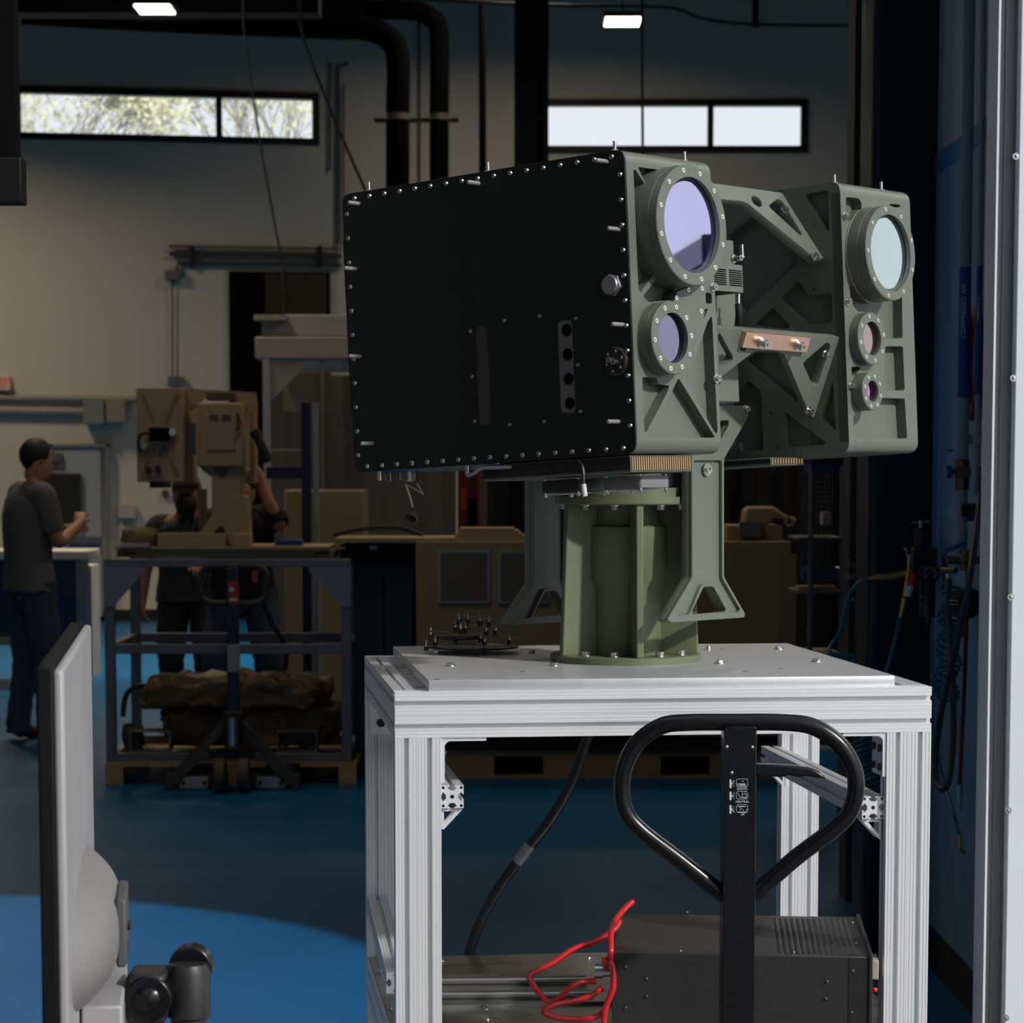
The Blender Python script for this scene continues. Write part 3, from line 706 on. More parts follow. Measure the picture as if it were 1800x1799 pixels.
# ---- yoke arms
def arm(n, outl, holes, rim, C, lab=None, top=True):
    def T(pts, r):
        o = []
        for q in pts: p = loc(HM, 0, n, *C(q)); o.append((p.y, p.z))
        return rnd(o, r)
    ou = T(outl, .006); hs = [T(h, .005) for h in holes]
    b = MB().mesh(plate(ou, hs, .016, .001), NF @ Matrix.Translation((0, 0, n - .007)))
    if rim:
        b.mesh(plate(ou, [T(rim, .006)] + hs, .0072, .0006), NF @ Matrix.Translation((0, 0, n)))
    return b.build('yoke_arm', OLIVE, tur, HM, smooth=30)
a1 = arm(-.17, [(1288, -180), (1668, -180), (1668, -105), (1505, 180), (1505, 975), (1648, 1225), (1640, 1248), (1150, 1282), (1122, 1265), (1290, 982)],
    [[(1478, -78), (1536, -80), (1540, -48), (1484, 55)], [(1368, 1042), (1432, 1038), (1522, 1200), (1500, 1212), (1292, 1228), (1290, 1205)]],
    [(1300, 190), (1490, 190), (1492, 982), (1615, 1195), (1600, 1212), (1532, 1215), (1440, 1022), (1355, 1026), (1272, 1228), (1178, 1240), (1305, 988)], C4)
capscrew(a1, loc(HM, 0, -.172, *C4((1390, 252))), r=.0075, h=.006, name='arm_bolt'); capscrew(a1, loc(HM, 0, -.168, *C4((1665, -155))), r=.005, h=.004, name='arm_bolt')
# second arm: same outline further back
def shift_arm():
    d = a1.data.copy(); o = bpy.data.objects.new('yoke_arm', d); COL.objects.link(o); o.parent = tur
    o.matrix_basis = wm(tur).inverted() @ HM @ Matrix.Translation((-.36, 0, 0)); return o
shift_arm()
# ---- thermal boxes, fins and fans underneath
def under(par, n0, n1, w0_, w1_, hgt, lab, nf):
    o = MB().box((n1, w0_, -hgt), (n0, w1_, -.002)).build('cooling_duct', OLIVE, par, HM, bevel=.001)
    MB().box((n1, w0_ - .001, -hgt + .004), (n0, w0_ - .0001, -.004)).build('duct_side', BLACKM, par, HM, smooth=0)
    f = MB(); k = (w1_ - w0_ - .006)/nf
    for i in range(nf): f.box((n0 - .04, w0_ + .003 + i*k, -hgt + .003), (n0 + .0015, w0_ + .003 + i*k + k*.45, -.004))
    f.build('cooling_fins', BRASS, o, HM, smooth=0)
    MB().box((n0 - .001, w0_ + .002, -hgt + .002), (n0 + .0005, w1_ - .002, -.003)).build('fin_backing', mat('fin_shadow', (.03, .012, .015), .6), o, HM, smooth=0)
    return o
under(hA, -.018, -.33, .004, .174, .029, '', 27)
o = under(hB, -.11, -.40, WB0 - .09, WB0 + .02, .016, '', 12)
# fans below the left housing
for k, q in enumerate((968, 1062)):
    p = loc(HM, 2, -.032, q, 838)
    n0, w0_ = (-.17, -.06)[k], (.075, .10)[k]
    fo = MB()
    me_ = plate(rnd(rect(-.04, .04, -.04, .04), .006), [circ((0, 0), .036, 32)], .020, .0006)
    M_ = HM @ Matrix.Translation((n0 - .02 - .05*k*0, w0_, -.034))
    fo.mesh(me_)
    f = fo.build('fan', BLACK if k == 0 else mat('grey_fan', (.16, .16, .17), .5), tur, M_)
    hb = MB().cyl((0, 0, -.002), (0, 0, -.018), .015)
    for j in range(7):
        a = j*2*PI/7; R_ = Matrix.Rotation(a, 4, 'Z'); hb.add([R_ @ V(v) for v in ((.014, -.006, -.004), (.035, -.010, -.006), (.035, .006, -.016), (.014, .006, -.014))], [(0, 1, 2, 3)])
    hb.build('fan_rotor', BLACKM, f, M_)
    gd = MB()
    for r in (.012, .022, .032): gd.tube([(r*math.cos(t*PI/12), r*math.sin(t*PI/12), -.0225) for t in range(25)], .0008, n=6)
    for j in range(4): a = PI/4 + j*PI/2; gd.cyl((0, 0, -.0225), (.046*math.cos(a), .046*math.sin(a), -.0225), .0008, n=6)
    gd.build('finger_guard', STEEL, f, M_)
    for sx_ in (-1, 1):
        for sy_ in (-1, 1): MB().cyl((sx_*.035, sy_*.035, .002), (sx_*.035, sy_*.035, -.024), .002, n=10).dome((sx_*.035, sy_*.035, -.024), .0042, (0, 0, -1), .004, 10).build('fan_screw', STEEL, f, M_)
def un(q, u, C=lambda q: q): return loc(HM, 2, u, *C(q))
# cable from under the left housing with a white sleeve tip
c5 = lambda q: (590 + q[0]/3.53, 700 + q[1]/3.53)
def pw(q, w=.0, C=lambda q: q): return loc(HM, 1, w, *C(q))
MB().tube([pw((1470, 375), .01, c5), pw((1515, 395), -.005, c5), pw((1535, 450), -.010, c5), pw((1538, 540), -.012, c5)], .0032, smooth=5).build('fan_cable', BLACK, tur, HM)
MB().tube([pw((1538, 535), -.012, c5), pw((1548, 610), -.012, c5)], .0042).build('sleeve_tip', mat('heat_shrink', (.55, .57, .60), .5), tur, HM)
MB().tube([pw((1090, 428), .0, c5), pw((1000, 432), -.004, c5), pw((905, 436), -.004, c5), pw((860, 465), .002, c5), pw((820, 478), .01, c5), pw((815, 440), .02, c5)], .0030, smooth=4).build('side_cable', mat('grey_braid', (.28, .28, .30), .5, 0, .5, 400), tur, HM)
for q in ((1005, 420), (820, 455), (275, 490)):
    a = pw(q, .01, c5); MB().cyl((a.x, a.y, 0), (a.x, a.y, -.016), .0045, n=12).build('bottom_stud', STEEL, tur, HM)
# underside webs of left housing near the rear
for k in range(2): pass
# round connectors under the rear with dangling cap
a = pw((335, 470), .035, c5); MB().lathe([(.011, 0), (.011, -.004), (.0095, -.005), (.0095, -.017), (.0075, -.018), (0, -.018)], n=24).build('round_connector', DSTEEL, tur, HM @ Matrix.Translation((a.x, a.y, 0)))
MB().lathe([(.0122, 0), (.0122, -.0025)], n=24).build('blue_seal', mat('blue_seal', (.01, .12, .45), .5), tur, HM @ Matrix.Translation((a.x, a.y, 0)))
a = pw((447, 470), .035, c5); cc = MB().lathe([(.0165, 0), (.0165, -.004), (.0175, -.004), (.0175, -.018), (.016, -.020), (0, -.020)], n=28).build('round_connector', DSTEEL, tur, HM @ Matrix.Translation((a.x, a.y, 0)))
MB().lathe([(.0182, 0), (.0182, -.003)], n=28).build('blue_seal', mat('blue_seal', (0, 0, 0)), cc, HM @ Matrix.Translation((a.x, a.y, 0)))
st = mat('white_lanyard', (.50, .50, .48), .6)
q0, q1, q2, q3_, q4 = [pw(q, .035, c5) for q in ((435, 535), (460, 610), (480, 690), (545, 597), (505, 530))]
MB().tube([q0, q1, q2], .0018, smooth=3, n=8).tube([pw((450, 540), .035, c5), q3_, q4], .0015, n=8).build('cap_lanyard', st, tur, HM)
a = pw((487, 700), .035, c5); b2 = pw((462, 752), .02, c5); d = (b2 - a).normalized()
MB().lathe([(0, 0), (.006, 0), (.0115, .004), (.0125, .017), (.0105, .018), (.0095, .008), (0, .006)], a, d, 24).build('dangling_cap', mat('drab_metal', (.11, .095, .075), .5, .7), tur, HM)
# ------------------------------------------------------------------ stacked disc fixture at the back left of the plate
C7 = lambda q: (720 + q[0]/8.18, 1060 + q[1]/8.18)
Dc = onz(720 + 910/8.18, 1060 + 640/8.18, ZT + .010); FXY = Dc.y
fx_ = empty('stacked_fixture', (Dc.x, Dc.y, ZT), 'stack of thin black plates on small posts at the back left of the cart plate', 'fixture')
MB().lathe([(0, .0095), (.086, .0095), (.087, .011), (.086, .0125), (.072, .0125), (.070, .0115), (0, .0115)], n=72).build('base_disc', mat('burnished_black', (.03, .029, .028), .25, .8, .3, 20), fx_, Matrix.Translation((Dc.x, Dc.y, ZT)))
q = at(*C7((690, 495)), FXY - .01)
MB().lathe([(0, 0), (.040, 0), (.041, .003), (.040, .006), (0, .006)], n=48).build('small_disc', BLACK, fx_, Matrix.Translation((q.x, q.y, q.z - .003)))
BARM = mat('thin_bar', (.10, .10, .10), .3, .8)
def fbar(a, b, dy):
    p = at(*C7(a), FXY + dy); r = at(*C7(b), FXY + dy - .01); d = (r - p).normalized(); s = d.cross(V((0, 0, 1))).normalized()
    M = AX(p, d, -s, d.cross(-s)); Lx = (r - p).length
    MB().mesh(plate(rnd(rect(0, Lx, -.011, .011), .010), [], .0016, .0002)).build('bar', BARM, fx_, M)
fbar((275, 398), (1512, 492), -.02); fbar((605, 297), (1320, 358), -.005); fbar((665, 176), (1198, 236), .005)
def post(q, h, dy, k=0):
    p = at(*C7(q), FXY + dy); P = fx_posts
    b = MB().cyl((0, 0, 0), (0, 0, h*.52), .0044, n=14).cyl((0, 0, h*.52), (0, 0, h*.95), .0020, n=12).cyl((0, 0, h*.95), (0, 0, h*1.3), .0009, n=8)
    o = b.build('post', BLACK, fx_, Matrix.Translation(p), smooth=30)
    MB().cyl((0, 0, h*.5), (0, 0, h*.96), .0021, n=12).cyl((0, 0, h), (0, 0, h*1.3), .001, n=8).build('post_tip', STEEL, o, Matrix.Translation(p))
fx_posts = None
for q in ((711, 300), (835, 300), (1012, 322), (1140, 335)): post(q, .0165, .005)
for q in ((660, 415), (805, 425), (1100, 470), (1237, 458)): post(q, .0155, -.005)
for q in ((305, 520), (1022, 572), (1435, 598), (735, 440)): post(q, .0165, -.02)
for q in ((238, 690), (370, 625), (1078, 620), (1085, 748), (665, 580)): post(q, .0150, -.02)

# ------------------------------------------------------------------ power supply on the shelf
ZP = 1.236 + ZS + .0045
ya = -math.radians(4.5)
pT = .786 + .001
A0 = onz(1076, 1676, pT); 
psu = empty('power_supply', AX((A0.x, A0.y, ZP), (math.cos(ya), math.sin(ya), 0), (-math.sin(ya), math.cos(ya), 0), (0, 0, 1)), 'charcoal rack-mount power supply box on the lower shelf of the aluminium cart', 'power supply')
PM = wm(psu); PW, PD, PH = .432, .385, pT - ZP
b = MB().box((0, 0, 0), (PW, PD, PH)); b.build('chassis', PSU, psu, PM, bevel=.0015)
lid = MB()
for k in range(14):
    x = PW*.645 + k*.0098; lid.add([V((x, .02, PH)), V((x + .0035, .02, PH + .0016)), V((x + .007, .02, PH)), V((x, PD - .03, PH)), V((x + .0035, PD - .03, PH + .0016)), V((x + .007, PD - .03, PH))], [(0, 1, 2), (3, 5, 4), (0, 3, 4, 1), (1, 4, 5, 2)])
lid.build('vent_ridges', PSU, psu, PM, smooth=0)
MB().box((PW - .002, -.004, -.001), (PW + .004, PD + .004, PH + .005)).build('front_panel', PSU, psu, PM, bevel=.001)
MB().box((PW - .036, -.0008, .002), (PW - .004, .0002, PH - .002)).build('rack_ear', BLACK, psu, PM, bevel=.0004)
SCRM = mat('dark_screw', (.10, .10, .11), .3, .9)
for q in ((1099, 1701), (1136, 1722), (1136, 1753), (1099, 1773), (1453, 1727), (1451, 1757), (1498, 1708), (1496, 1781)):
    p = loc(PM, 1, 0, *q); MB().dome((0, 0, 0), .0036, (0, -1, 0), .0018, 12).build('case_screw', SCRM, psu, PM @ Matrix.Translation(p))
for q in ((1208, 1604), (1196, 1672), (1395, 1674), (1498, 1622), (1504, 1658)):
    p = loc(PM, 2, PH, *q); MB().dome((0, 0, 0), .0026, (0, 0, 1), .0014, 10).build('lid_screw', STEEL, psu, PM @ Matrix.Translation(p))
MB().box((PW + .004, .03, PH - .045), (PW + .016, .09, PH - .012)).build('rack_handle', mat('beige_plastic', (.35, .30, .26), .6), psu, PM, bevel=.002)
MB().sph((PW + .010, .03, PH - .062), .0045).build('red_terminal', REDC, psu, PM)
MB().cyl((-.001, .03, PH - .037), (-.014, .03, PH - .037), .0095).cyl((-.014, .03, PH - .037), (-.017, .03, PH - .037), .0105).cyl((-.017, .03, PH - .037), (-.030, .03, PH - .037), .0130, n=28).build('round_plug', STEEL, psu, PM)
c3 = lambda q: (620 + q[0]/3.333, 1500 + q[1]/3.333)
def rp_(pts):   # (x, y, depth)
    return [at(*c3(q[:2]), A0.y + q[2]) for q in pts]
red = empty('red_cable', rp_([(1420, 750, .02)])[0], 'red power cable looping out of the left end of the charcoal power supply', 'cable')
def seg(pts, r=.0052, m=REDC): MB().tube(rp_(pts), r, smooth=7, n=12).build('cable_strand', m, red, Matrix.Identity(4))
seg([(1640, 285, .16), (1590, 330, .14), (1535, 400, .08), (1513, 470, .03), (1512, 540, 0), (1512, 580, -.012), (1508, 620, -.004)])
seg([(1560, 400, .12), (1540, 440, .10), (1490, 480, .09), (1400, 525, .08), (1290, 565, .07), (1180, 640, .06), (1045, 710, .05), (1050, 760, .04), (1100, 830, .03), (1150, 872, .02), (1200, 860, .01), (1260, 800, .005), (1330, 760, .01), (1420, 750, .025)])
seg([(1478, 610, .015), (1483, 660, .01), (1510, 640, -.005), (1525, 700, -.012), (1525, 790, -.014), (1500, 860, -.014), (1475, 930, -.014), (1470, 1020, -.014)], .0055)
seg([(1460, 790, .02), (1400, 835, .015), (1300, 865, .01), (1200, 885, 0), (1130, 915, -.005), (1130, 940, -.006), (1200, 965, -.006), (1300, 975, -.004), (1400, 968, -.002), (1450, 945, .0), (1480, 920, -.008)], .0055)

# ------------------------------------------------------------------ thick black hose behind the cart
pts = [at(x, y, 5.06 + dy) for x, y, dy in ((1042, 1270, 0), (1028, 1310, 0), (1005, 1375, 0), (968, 1440, 0), (920, 1502, 0), (878, 1560, 0), (843, 1625, 0), (822, 1690, 0), (812, 1760, 0), (810, 1840, .01))]
pts = [at(1052, 1235, 5.06)] + pts + [V((pts[-1].x - .01, 5.1, .05)), V((pts[-1].x + .1, 5.3, .012)), V((pts[-1].x + .5, 5.6, .012))]
hs_ = MB().tube(pts, .0105, smooth=7, n=16).build('black_hose', RUBBER, **tg('thick black hose hanging in a curve behind the aluminium cart', 'hose'))
d = (pts[6] - pts[4]).normalized(); q = pts[5]
MB().cyl(q - d*.022, q + d*.022, .0115, n=20).build('hose_label', mat('grey_label', (.30, .30, .31), .5, 0, .5, 60), hs_, Matrix.Identity(4), label='pale printed sleeve')

# ------------------------------------------------------------------ pallet jack with the D-shaped handle, nearest the camera
JY = 4.0
c6 = lambda q: (1060 + q[0]/3, 1100 + q[1]/3)
jb = at(1299, 1800, JY)
jack = empty('pallet_jack', (jb.x, JY + .03, 0), 'black pallet jack with a rounded loop handle in front of the aluminium cart', 'pallet jack')
hp = [at(*c6(q), JY + .03) for q in ((650, 1435), (610, 1402), (400, 1235), (205, 1085), (122, 985), (98, 865), (118, 730), (190, 610), (310, 530), (440, 512), (720, 510), (960, 512), (1110, 535), (1240, 620), (1318, 745), (1334, 870), (1300, 985), (1215, 1075), (1010, 1230), (825, 1395), (790, 1430))]
MB().tube(hp, .0137, smooth=7, n=20).build('loop_handle', BLACKP, jack, Matrix.Identity(4))
x0 = at(1271, 1500, JY).x; x1 = at(1328.5, 1500, JY).x; zt = at(1300, 1278, JY).z
sg = plate(rnd(rect(x0, x1, .16, zt), .004, 3), [], .058, .0018)
stem = MB().mesh(sg, AX((0, JY, 0), X_, Z_, -Y_)).build('handle_stem', BLACKP, jack, Matrix.Identity(4), smooth=40)
lv = [at(*c6(q), JY + .03) for q in ((800, 728), (900, 730), (1010, 738), (1090, 748), (1140, 770), (1178, 808), (1130, 800), (1070, 790), (1020, 795), (975, 785), (930, 797), (880, 790), (850, 800), (800, 795))]
MB().prism([(p.z, p.x) for p in lv], 1, JY + .018, JY + .042).build('release_lever', BLACKP, jack, Matrix.Identity(4), bevel=.003)
for q in ((653, 640), (787, 642), (678, 777)):
    p = at(*c6(q), JY - .0005); MB().dome((0, 0, 0), .003, (0, -1, 0), .002, 12).build('stem_screw', STEEL, jack, Matrix.Translation(p))
# decal
def FR(px, py, y=JY - .0006): p = at(px, py, y); return AX(p, X_, Z_, -Y_)
cl = lambda q: (1270 + q[0]/19.98, 1350 + q[1]/19.98)
for s, q, z in (('DOWN', (690, 745), .0068), ('NEUTRAL', (700, 1198), .0068), ('UP', (710, 1645), .0068)):
    text(s, z*.72, WHITET, 'lettering', jack, FR(*cl(q)), ext=.0002)
dec = MB()
def stroke(pts, w=.0006, k_=.72):
    for a, b in zip(pts, pts[1:]):
        p = at(*cl(a), JY - .0004); r = at(*cl(b), JY - .0004); d = (r - p); n = V((-d.z, 0, d.x)).normalized()*w*k_/2
        dec.add([p - n, p + n, r + n, r - n], [(0, 1, 2, 3)]); dec.add([v + V((0, -.0003, 0)) for v in (p - n, p + n, r + n, r - n)], [(3, 2, 1, 0)])
for y, k in ((560, 0), (990, 1), (1465, 2)):
    stroke([(282, y - 145), (282, y + 150)], .0040)
    for j, dy in enumerate((-120, 0, 110)): stroke([(320, y), (425, y + dy)], .0011 if j == k else .0005)
    stroke([(490, y - 110), (530, y - 165), (850, y - 165), (885, y - 110), (885, y + 60), (845, y + 110), (530, y + 110), (490, y + 60), (490, y - 110)], .0006)
stroke([(520, 570), (820, 570), (800, 595), (620, 595)], .0012); stroke([(715, 500), (715, 450)], .0014); stroke([(520, 600), (650, 640), (850, 640)], .0008)
stroke([(540, 890), (570, 980), (620, 1040), (860, 1060)], .0008); stroke([(690, 920), (840, 920), (840, 1040), (690, 1040), (690, 920)], .0008); stroke([(670, 855), (710, 855)], .0012); stroke([(780, 855), (820, 855)], .0012)
stroke([(540, 1365), (820, 1365)], .0014); stroke([(600, 1390), (700, 1450)], .0006); stroke([(620, 1450), (620, 1520)], .0008); stroke([(700, 1480), (760, 1520)], .0008); stroke([(850, 1440), (850, 1520)], .0008); stroke([(540, 1560), (860, 1560)], .0010)
dec.build('pictogram', WHITET, jack, Matrix.Identity(4), smooth=0)
# lower part of the jack, under and in front of the cart
jl = MB(); jx = jb.x
jl.cyl((jx, JY + .05, .12), (jx, JY + .05, .42), .05).box((jx - .16, JY + .02, .10), (jx + .16, JY + .12, .16))
jl.build('pump_body', BLACKP, jack, Matrix.Identity(4), bevel=.004)
for s in (-1, 1):
    MB().box((jx + s*.19 - .08, JY + .10, .055), (jx + s*.19 + .08, JY + 1.15, .10)).build('fork', BLACKP, jack, Matrix.Identity(4), bevel=.004)
    MB().cyl((jx + s*.04 - .022, JY + .05, .09), (jx + s*.04 + .022, JY + .05, .09), .09, n=28).build('steer_wheel', RUBBER, jack, Matrix.Identity(4))
    MB().cyl((jx + s*.19 - .03, JY + 1.05, .035), (jx + s*.19 + .03, JY + 1.05, .035), .035, n=20).build('fork_roller', RUBBER, jack, Matrix.Identity(4))

# ------------------------------------------------------------------ monitor seen from behind at the lower left
BACKM = mat('monitor_back', (.30, .29, .30), .4, 0, .05, 4)
m0 = at(112, 1178, 2.6); m1 = at(160, 1098, 3.36)
dx = V((m1.x - m0.x, m1.y - m0.y, 0)); ML = dx.length; dx.normalize(); nx = V((dx.y, -dx.x, 0))   # nx points right = back of the monitor
zt = (m0.z + m1.z)/2
MM = AX((m0.x, m0.y, zt), dx, nx, Z_.copy()); MM = AX((m0.x, m0.y, zt), dx, -nx, Z_)
mon = empty('monitor', AX((m0.x, m0.y, zt - .50), dx, -nx, Z_), 'light grey backed monitor on a black arm at the lower left edge', 'monitor')
MB().box((0, 0, -.45), (ML, .011, 0)).build('back_shell', BACKM, mon, MM, bevel=.004)
MB().box((-.004, .011, -.453), (ML + .004, .027, .003)).build('front_bezel', mat('bezel_black', (.003, .003, .003), .6, spec=.2), mon, MM, bevel=.002)
MB().box((.012, .0265, -.44), (ML - .012, .0275, -.012)).build('screen', mat('screen_off', (.01, .01, .012), .1), mon, MM)
hu = MB(); prof_ = []
for i in range(13):
    t = i/12; prof_.append((t, .052*math.sin(PI*min(1, t*1.0))**.6 if 0 < t < 1 else .0))
N_ = 16
for i in range(N_ + 1):
    pass
c_ = V((ML*.5, 0, -.33))
hv = []; hf = []
for i in range(17):
    a = PI*i/16
    for j in range(25):
        b_a = 2*PI*j/24
        r = math.sin(a/2 + 0) if False else i/16
        x = c_.x + .33*r*math.cos(b_a); z = c_.z + .080*r*math.sin(b_a); y = -.044*(1 - r**3)
        hv.append((x, y, z))
for i in range(16):
    for j in range(24): k = i*25 + j; hf.append((k, k+1, k+26, k+25))
MB().add(hv, hf).build('rear_bulge', mat('bulge_grey', (.19, .18, .175), .5, 0, .05, 8), mon, MM)
MB().box((ML*.5 - .07, -.0515, -.37), (ML*.5 + .07, -.040, -.29)).build('vent_panel', mat('vent_grey', (.06, .06, .062), .6), mon, MM, bevel=.003)
MB().box((ML*.5 - .14, -.048, -.62), (ML*.5 + .12, -.002, -.40)).build('mount_plate', BACKM, mon, MM, bevel=.003)
YA = (MM @ V((ML*.5, -.05, 0))).y
def mp(px, py, dy=0): return at(px, py, YA + dy)
for q in ((222, 1627), (218, 1663)):
    p = mp(*q); MB().cyl(p - V((.014, 0, 0)), p + V((.002, 0, 0)), .005).cyl(p + V((.002, 0, 0)), p + V((.005, 0, 0)), .006).build('thumb_screw', BLACK, mon, Matrix.Identity(4))
pa, pb_ = mp(215, 1745), mp(285, 1745)
MB().box((mp(205, 0).x, YA - .035, mp(0, 1792).z), (mp(275, 0).x, YA + .035, mp(0, 1705).z)).build('tilt_bracket', BLACK, mon, Matrix.Identity(4), bevel=.006)
p = mp(268, 1746); MB().cyl(p - V((0, .038, 0)), p + V((0, .038, 0)), .027, n=32).dome(p - V((0, .038, 0)), .016, (0, -1, 0), .010, 20).build('tilt_knuckle', BLACKP, mon, Matrix.Identity(4), bevel=.002)
p = mp(332, 1760, .02)
MB().lathe([(0, -p.z + .001), (.12, -p.z + .001), (.12, -p.z + .012), (.022, -p.z + .016), (.022, -.02), (.026, -.018), (.026, .035), (.022, .045), (0, .047)], p, (0, 0, 1), 28).build('arm_post', BLACK, mon, Matrix.Identity(4))
p = mp(334, 1702, .03); MB().cyl(p - V((0, .0, 0)), p + V((0, .03, 0)), .026, n=32).build('arm_knob', BLACKP, mon, Matrix.Identity(4), bevel=.003)
MB().box((mp(275, 0).x, YA + .0, mp(0, 1785).z), (mp(330, 0).x, YA + .03, mp(0, 1722).z)).build('arm_link', BLACK, mon, Matrix.Identity(4), bevel=.005)
# dark hanging display at the upper left edge
p0 = at(0, 0, 5.7); zb = at(30, 358, 5.7).z; xr = at(29, 200, 5.7).x
dk = empty('hanging_display', (xr - .5, 5.7, zb), 'black display panel hanging down along the upper left edge', 'display')
MB().box((xr - .65, 5.7, zb + .01), (xr, 5.745, zb + 1.5)).build('panel_body', VOID, dk, Matrix.Identity(4), bevel=.004)
MB().box((xr - .65, 5.69, zb), (xr + .010, 5.755, zb + .10)).build('lower_trim', mat('trim_black', (.004, .004, .005), .6, spec=.2), dk, Matrix.Identity(4), bevel=.004)
MB().box((xr - .5, 5.71, zb + 1.5), (xr - .46, 5.74, ZC)).build('ceiling_pole', DARKM, dk, Matrix.Identity(4))

# ------------------------------------------------------------------ compressed air gear on the right
def aX(px, py, X=RWX - .06): d = ray(px, py); return CAM + d*(X/d.x)
PIPE = mat('pale_pipe', (.24, .30, .36), .45, 0, .06, 8)
BLUEL = mat('blue_label', (.004, .06, .26), .5)
def vpipe(px, r, X, y0, y1, label, word, ly):
    top = aX(px, y0, X); bot = aX(px, y1, X); x, y = bot.x, bot.y
    e = empty('air_pipe', (x, y, bot.z), label, 'pipe')
    MB().cyl((x, y, bot.z), (x, y, ZC), r, n=24).build('pipe_run', PIPE, e, Matrix.Identity(4))
    za, zb = aX(px, ly[0], X).z, aX(px, ly[1], X).z
    MB().cyl((x, y, zb), (x, y, za), r*1.03, n=24, caps=False).build('pipe_label', BLUEL, e, Matrix.Identity(4))
    for s in (-1, 1):
        dirv = V((-.35, -.94, 0)).normalized(); 
        Mt = AX(V((x, y, (za + zb)/2 + .06)) + dirv*(r*1.06), V((0, 0, 1)), V((dirv.y, -dirv.x, 0)).normalized()*1, V((dirv.x, dirv.y, 0)))
        if s == 1: text(word, r*1.15, WHITET, 'label_lettering', e, Mt, ext=.0003)
    cl_ = MB()
    zc = aX(px, 773, X).z
    cl_.cyl((x, y, zc - .014), (x, y, zc + .014), r*1.35).box((x, y - .012, zc - .012), (RWX, y + .012, zc + .012))
    cl_.build('pipe_clamp', PIPE, e, Matrix.Identity(4))
    return e, x, y
e1, px1, py1 = vpipe(1689, .0170, 1.30, 0, 1000, 'thicker pale air pipe with blue label running down the side wall', 'COMPRESSED AIR', (473, 700))
e2, px2, py2 = vpipe(1716, .0085, 1.325, 0, 872, 'thinner pale air pipe with blue label, right of the thicker one', 'COMPRESSED AIR', (470, 695))
OLDB = mat('aged_brass', (.18, .13, .07), .45, .8)
za, zb = aX(1689, 808, 1.30).z, aX(1689, 862, 1.30).z
vb = MB().cyl((px1, py1, zb), (px1, py1, za), .021, n=8).box((px1 - .02, py1 - .026, (za + zb)/2 - .01), (px1 + .02, py1 + .026, (za + zb)/2 + .025)).build('valve_body', OLDB, e1, Matrix.Identity(4), bevel=.002)
p = V((px1, py1, za - .035)); MB().cyl(p, p + V((-.045, 0, 0)), .007).cyl(p + V((-.045, 0, -.001)), p + V((-.03, 0, 0)), .018, n=12).build('valve_knob', BLUEL, e1, Matrix.Identity(4))
MB().box((px1 - .045, py1 - .02, aX(1689, 790, 1.3).z), (px1 - .03, py1 + .02, aX(1689, 800, 1.3).z + .01)).build('valve_tab', BLUEL, e1, Matrix.Identity(4))
# brass outlet valve with blue handle
o = aX(1695, 985, 1.29)
ov = empty('air_outlet_valve', o, 'brass air outlet valve with a blue lever handle on the side wall', 'valve')
I4 = Matrix.Identity(4)
MB().cyl(o + V((0, 0, .03)), o - V((0, 0, .03)), .013, n=8).cyl(o - V((.05, 0, 0)), o + V((.05, 0, 0)), .011).sph(o, .018).cyl(aX(1656, 1003, 1.24), aX(1680, 1003, 1.27), .009).build('valve_body', OLDB, ov, I4)
hd = MB().prism(rnd(rect(-.035, .035, -.008, .008), .006), 2, -.006, .006, Matrix.Translation(aX(1679, 962, 1.27)) @ Matrix.Rotation(-.35, 4, 'Y')).build('lever_handle', BLUEL, ov, I4)
MB().cyl(aX(1668, 1000, 1.27), aX(1668, 1020, 1.27), .010).build('hose_nut', STEEL, ov, I4)
# black ribbed knob
o = aX(1698, 1060, 1.30); kn = MB()
kn.prism([((.045 if i % 2 else .040)*math.cos(2*PI*i/48), (.045 if i % 2 else .040)*math.sin(2*PI*i/48)) for i in range(48)], 1, -.02, .02, Matrix.Translation(o) @ Matrix.Rotation(.5, 4, 'Z')).build('ribbed_knob', BLACK, **tg('black ribbed round knob hanging on the side wall between the hoses', 'knob'))
def hose(name, label, pts, r, m, X0, grp=None, sm=7, **k):
    P = [aX(q[0], q[1], q[2] if len(q) > 2 else X0) for q in pts]
    return MB().tube(P, r, smooth=sm, n=12, **k).build(name, m, **tg(label, 'hose')), P
hose('grey_hose', 'worn black hose hanging in a long loop on the side wall', [(1725, 820, 1.33), (1722, 880, 1.32), (1714, 950, 1.26), (1704, 1020, 1.22), (1693, 1080, 1.21), (1676, 1160, 1.21), (1655, 1250, 1.21), (1644, 1330, 1.21), (1645, 1370, 1.21), (1657, 1388, 1.22), (1668, 1370, 1.23), (1675, 1310, 1.25), (1675, 1230, 1.25), (1670, 1130, 1.26), (1666, 1060, 1.26), (1668, 1018, 1.27)], .0095, mat('worn_rubber', (.05, .055, .065), .5, 0, .6, 40), 1.25)
o_, P = hose('red_hose', 'dark red air hose hanging straight down the side wall', [(1701, 1000, 1.30), (1700, 1060), (1697, 1150), (1694, 1230), (1690, 1310), (1687, 1380)], .0065, mat('dull_red', (.16, .012, .018), .45), 1.31)
MB().cyl(P[-1], P[-1] - V((0, 0, .045)), .009).cyl(P[-1] - V((0, 0, .045)), P[-1] - V((0, 0, .075)), .006).build('hose_coupler', mat('blue_steel', (.25, .42, .52), .35, .6), o_, I4)
TEAL = mat('teal_hose', (.012, .16, .24), .28, coat=.3)
o_, P = hose('teal_hose', 'slanting teal air hose with brass end low on the side wall', [(1632, 1215, 1.25), (1640, 1290, 1.27), (1658, 1370, 1.29), (1676, 1430, 1.30), (1686, 1468, 1.31)], .0055, TEAL, 1.3)
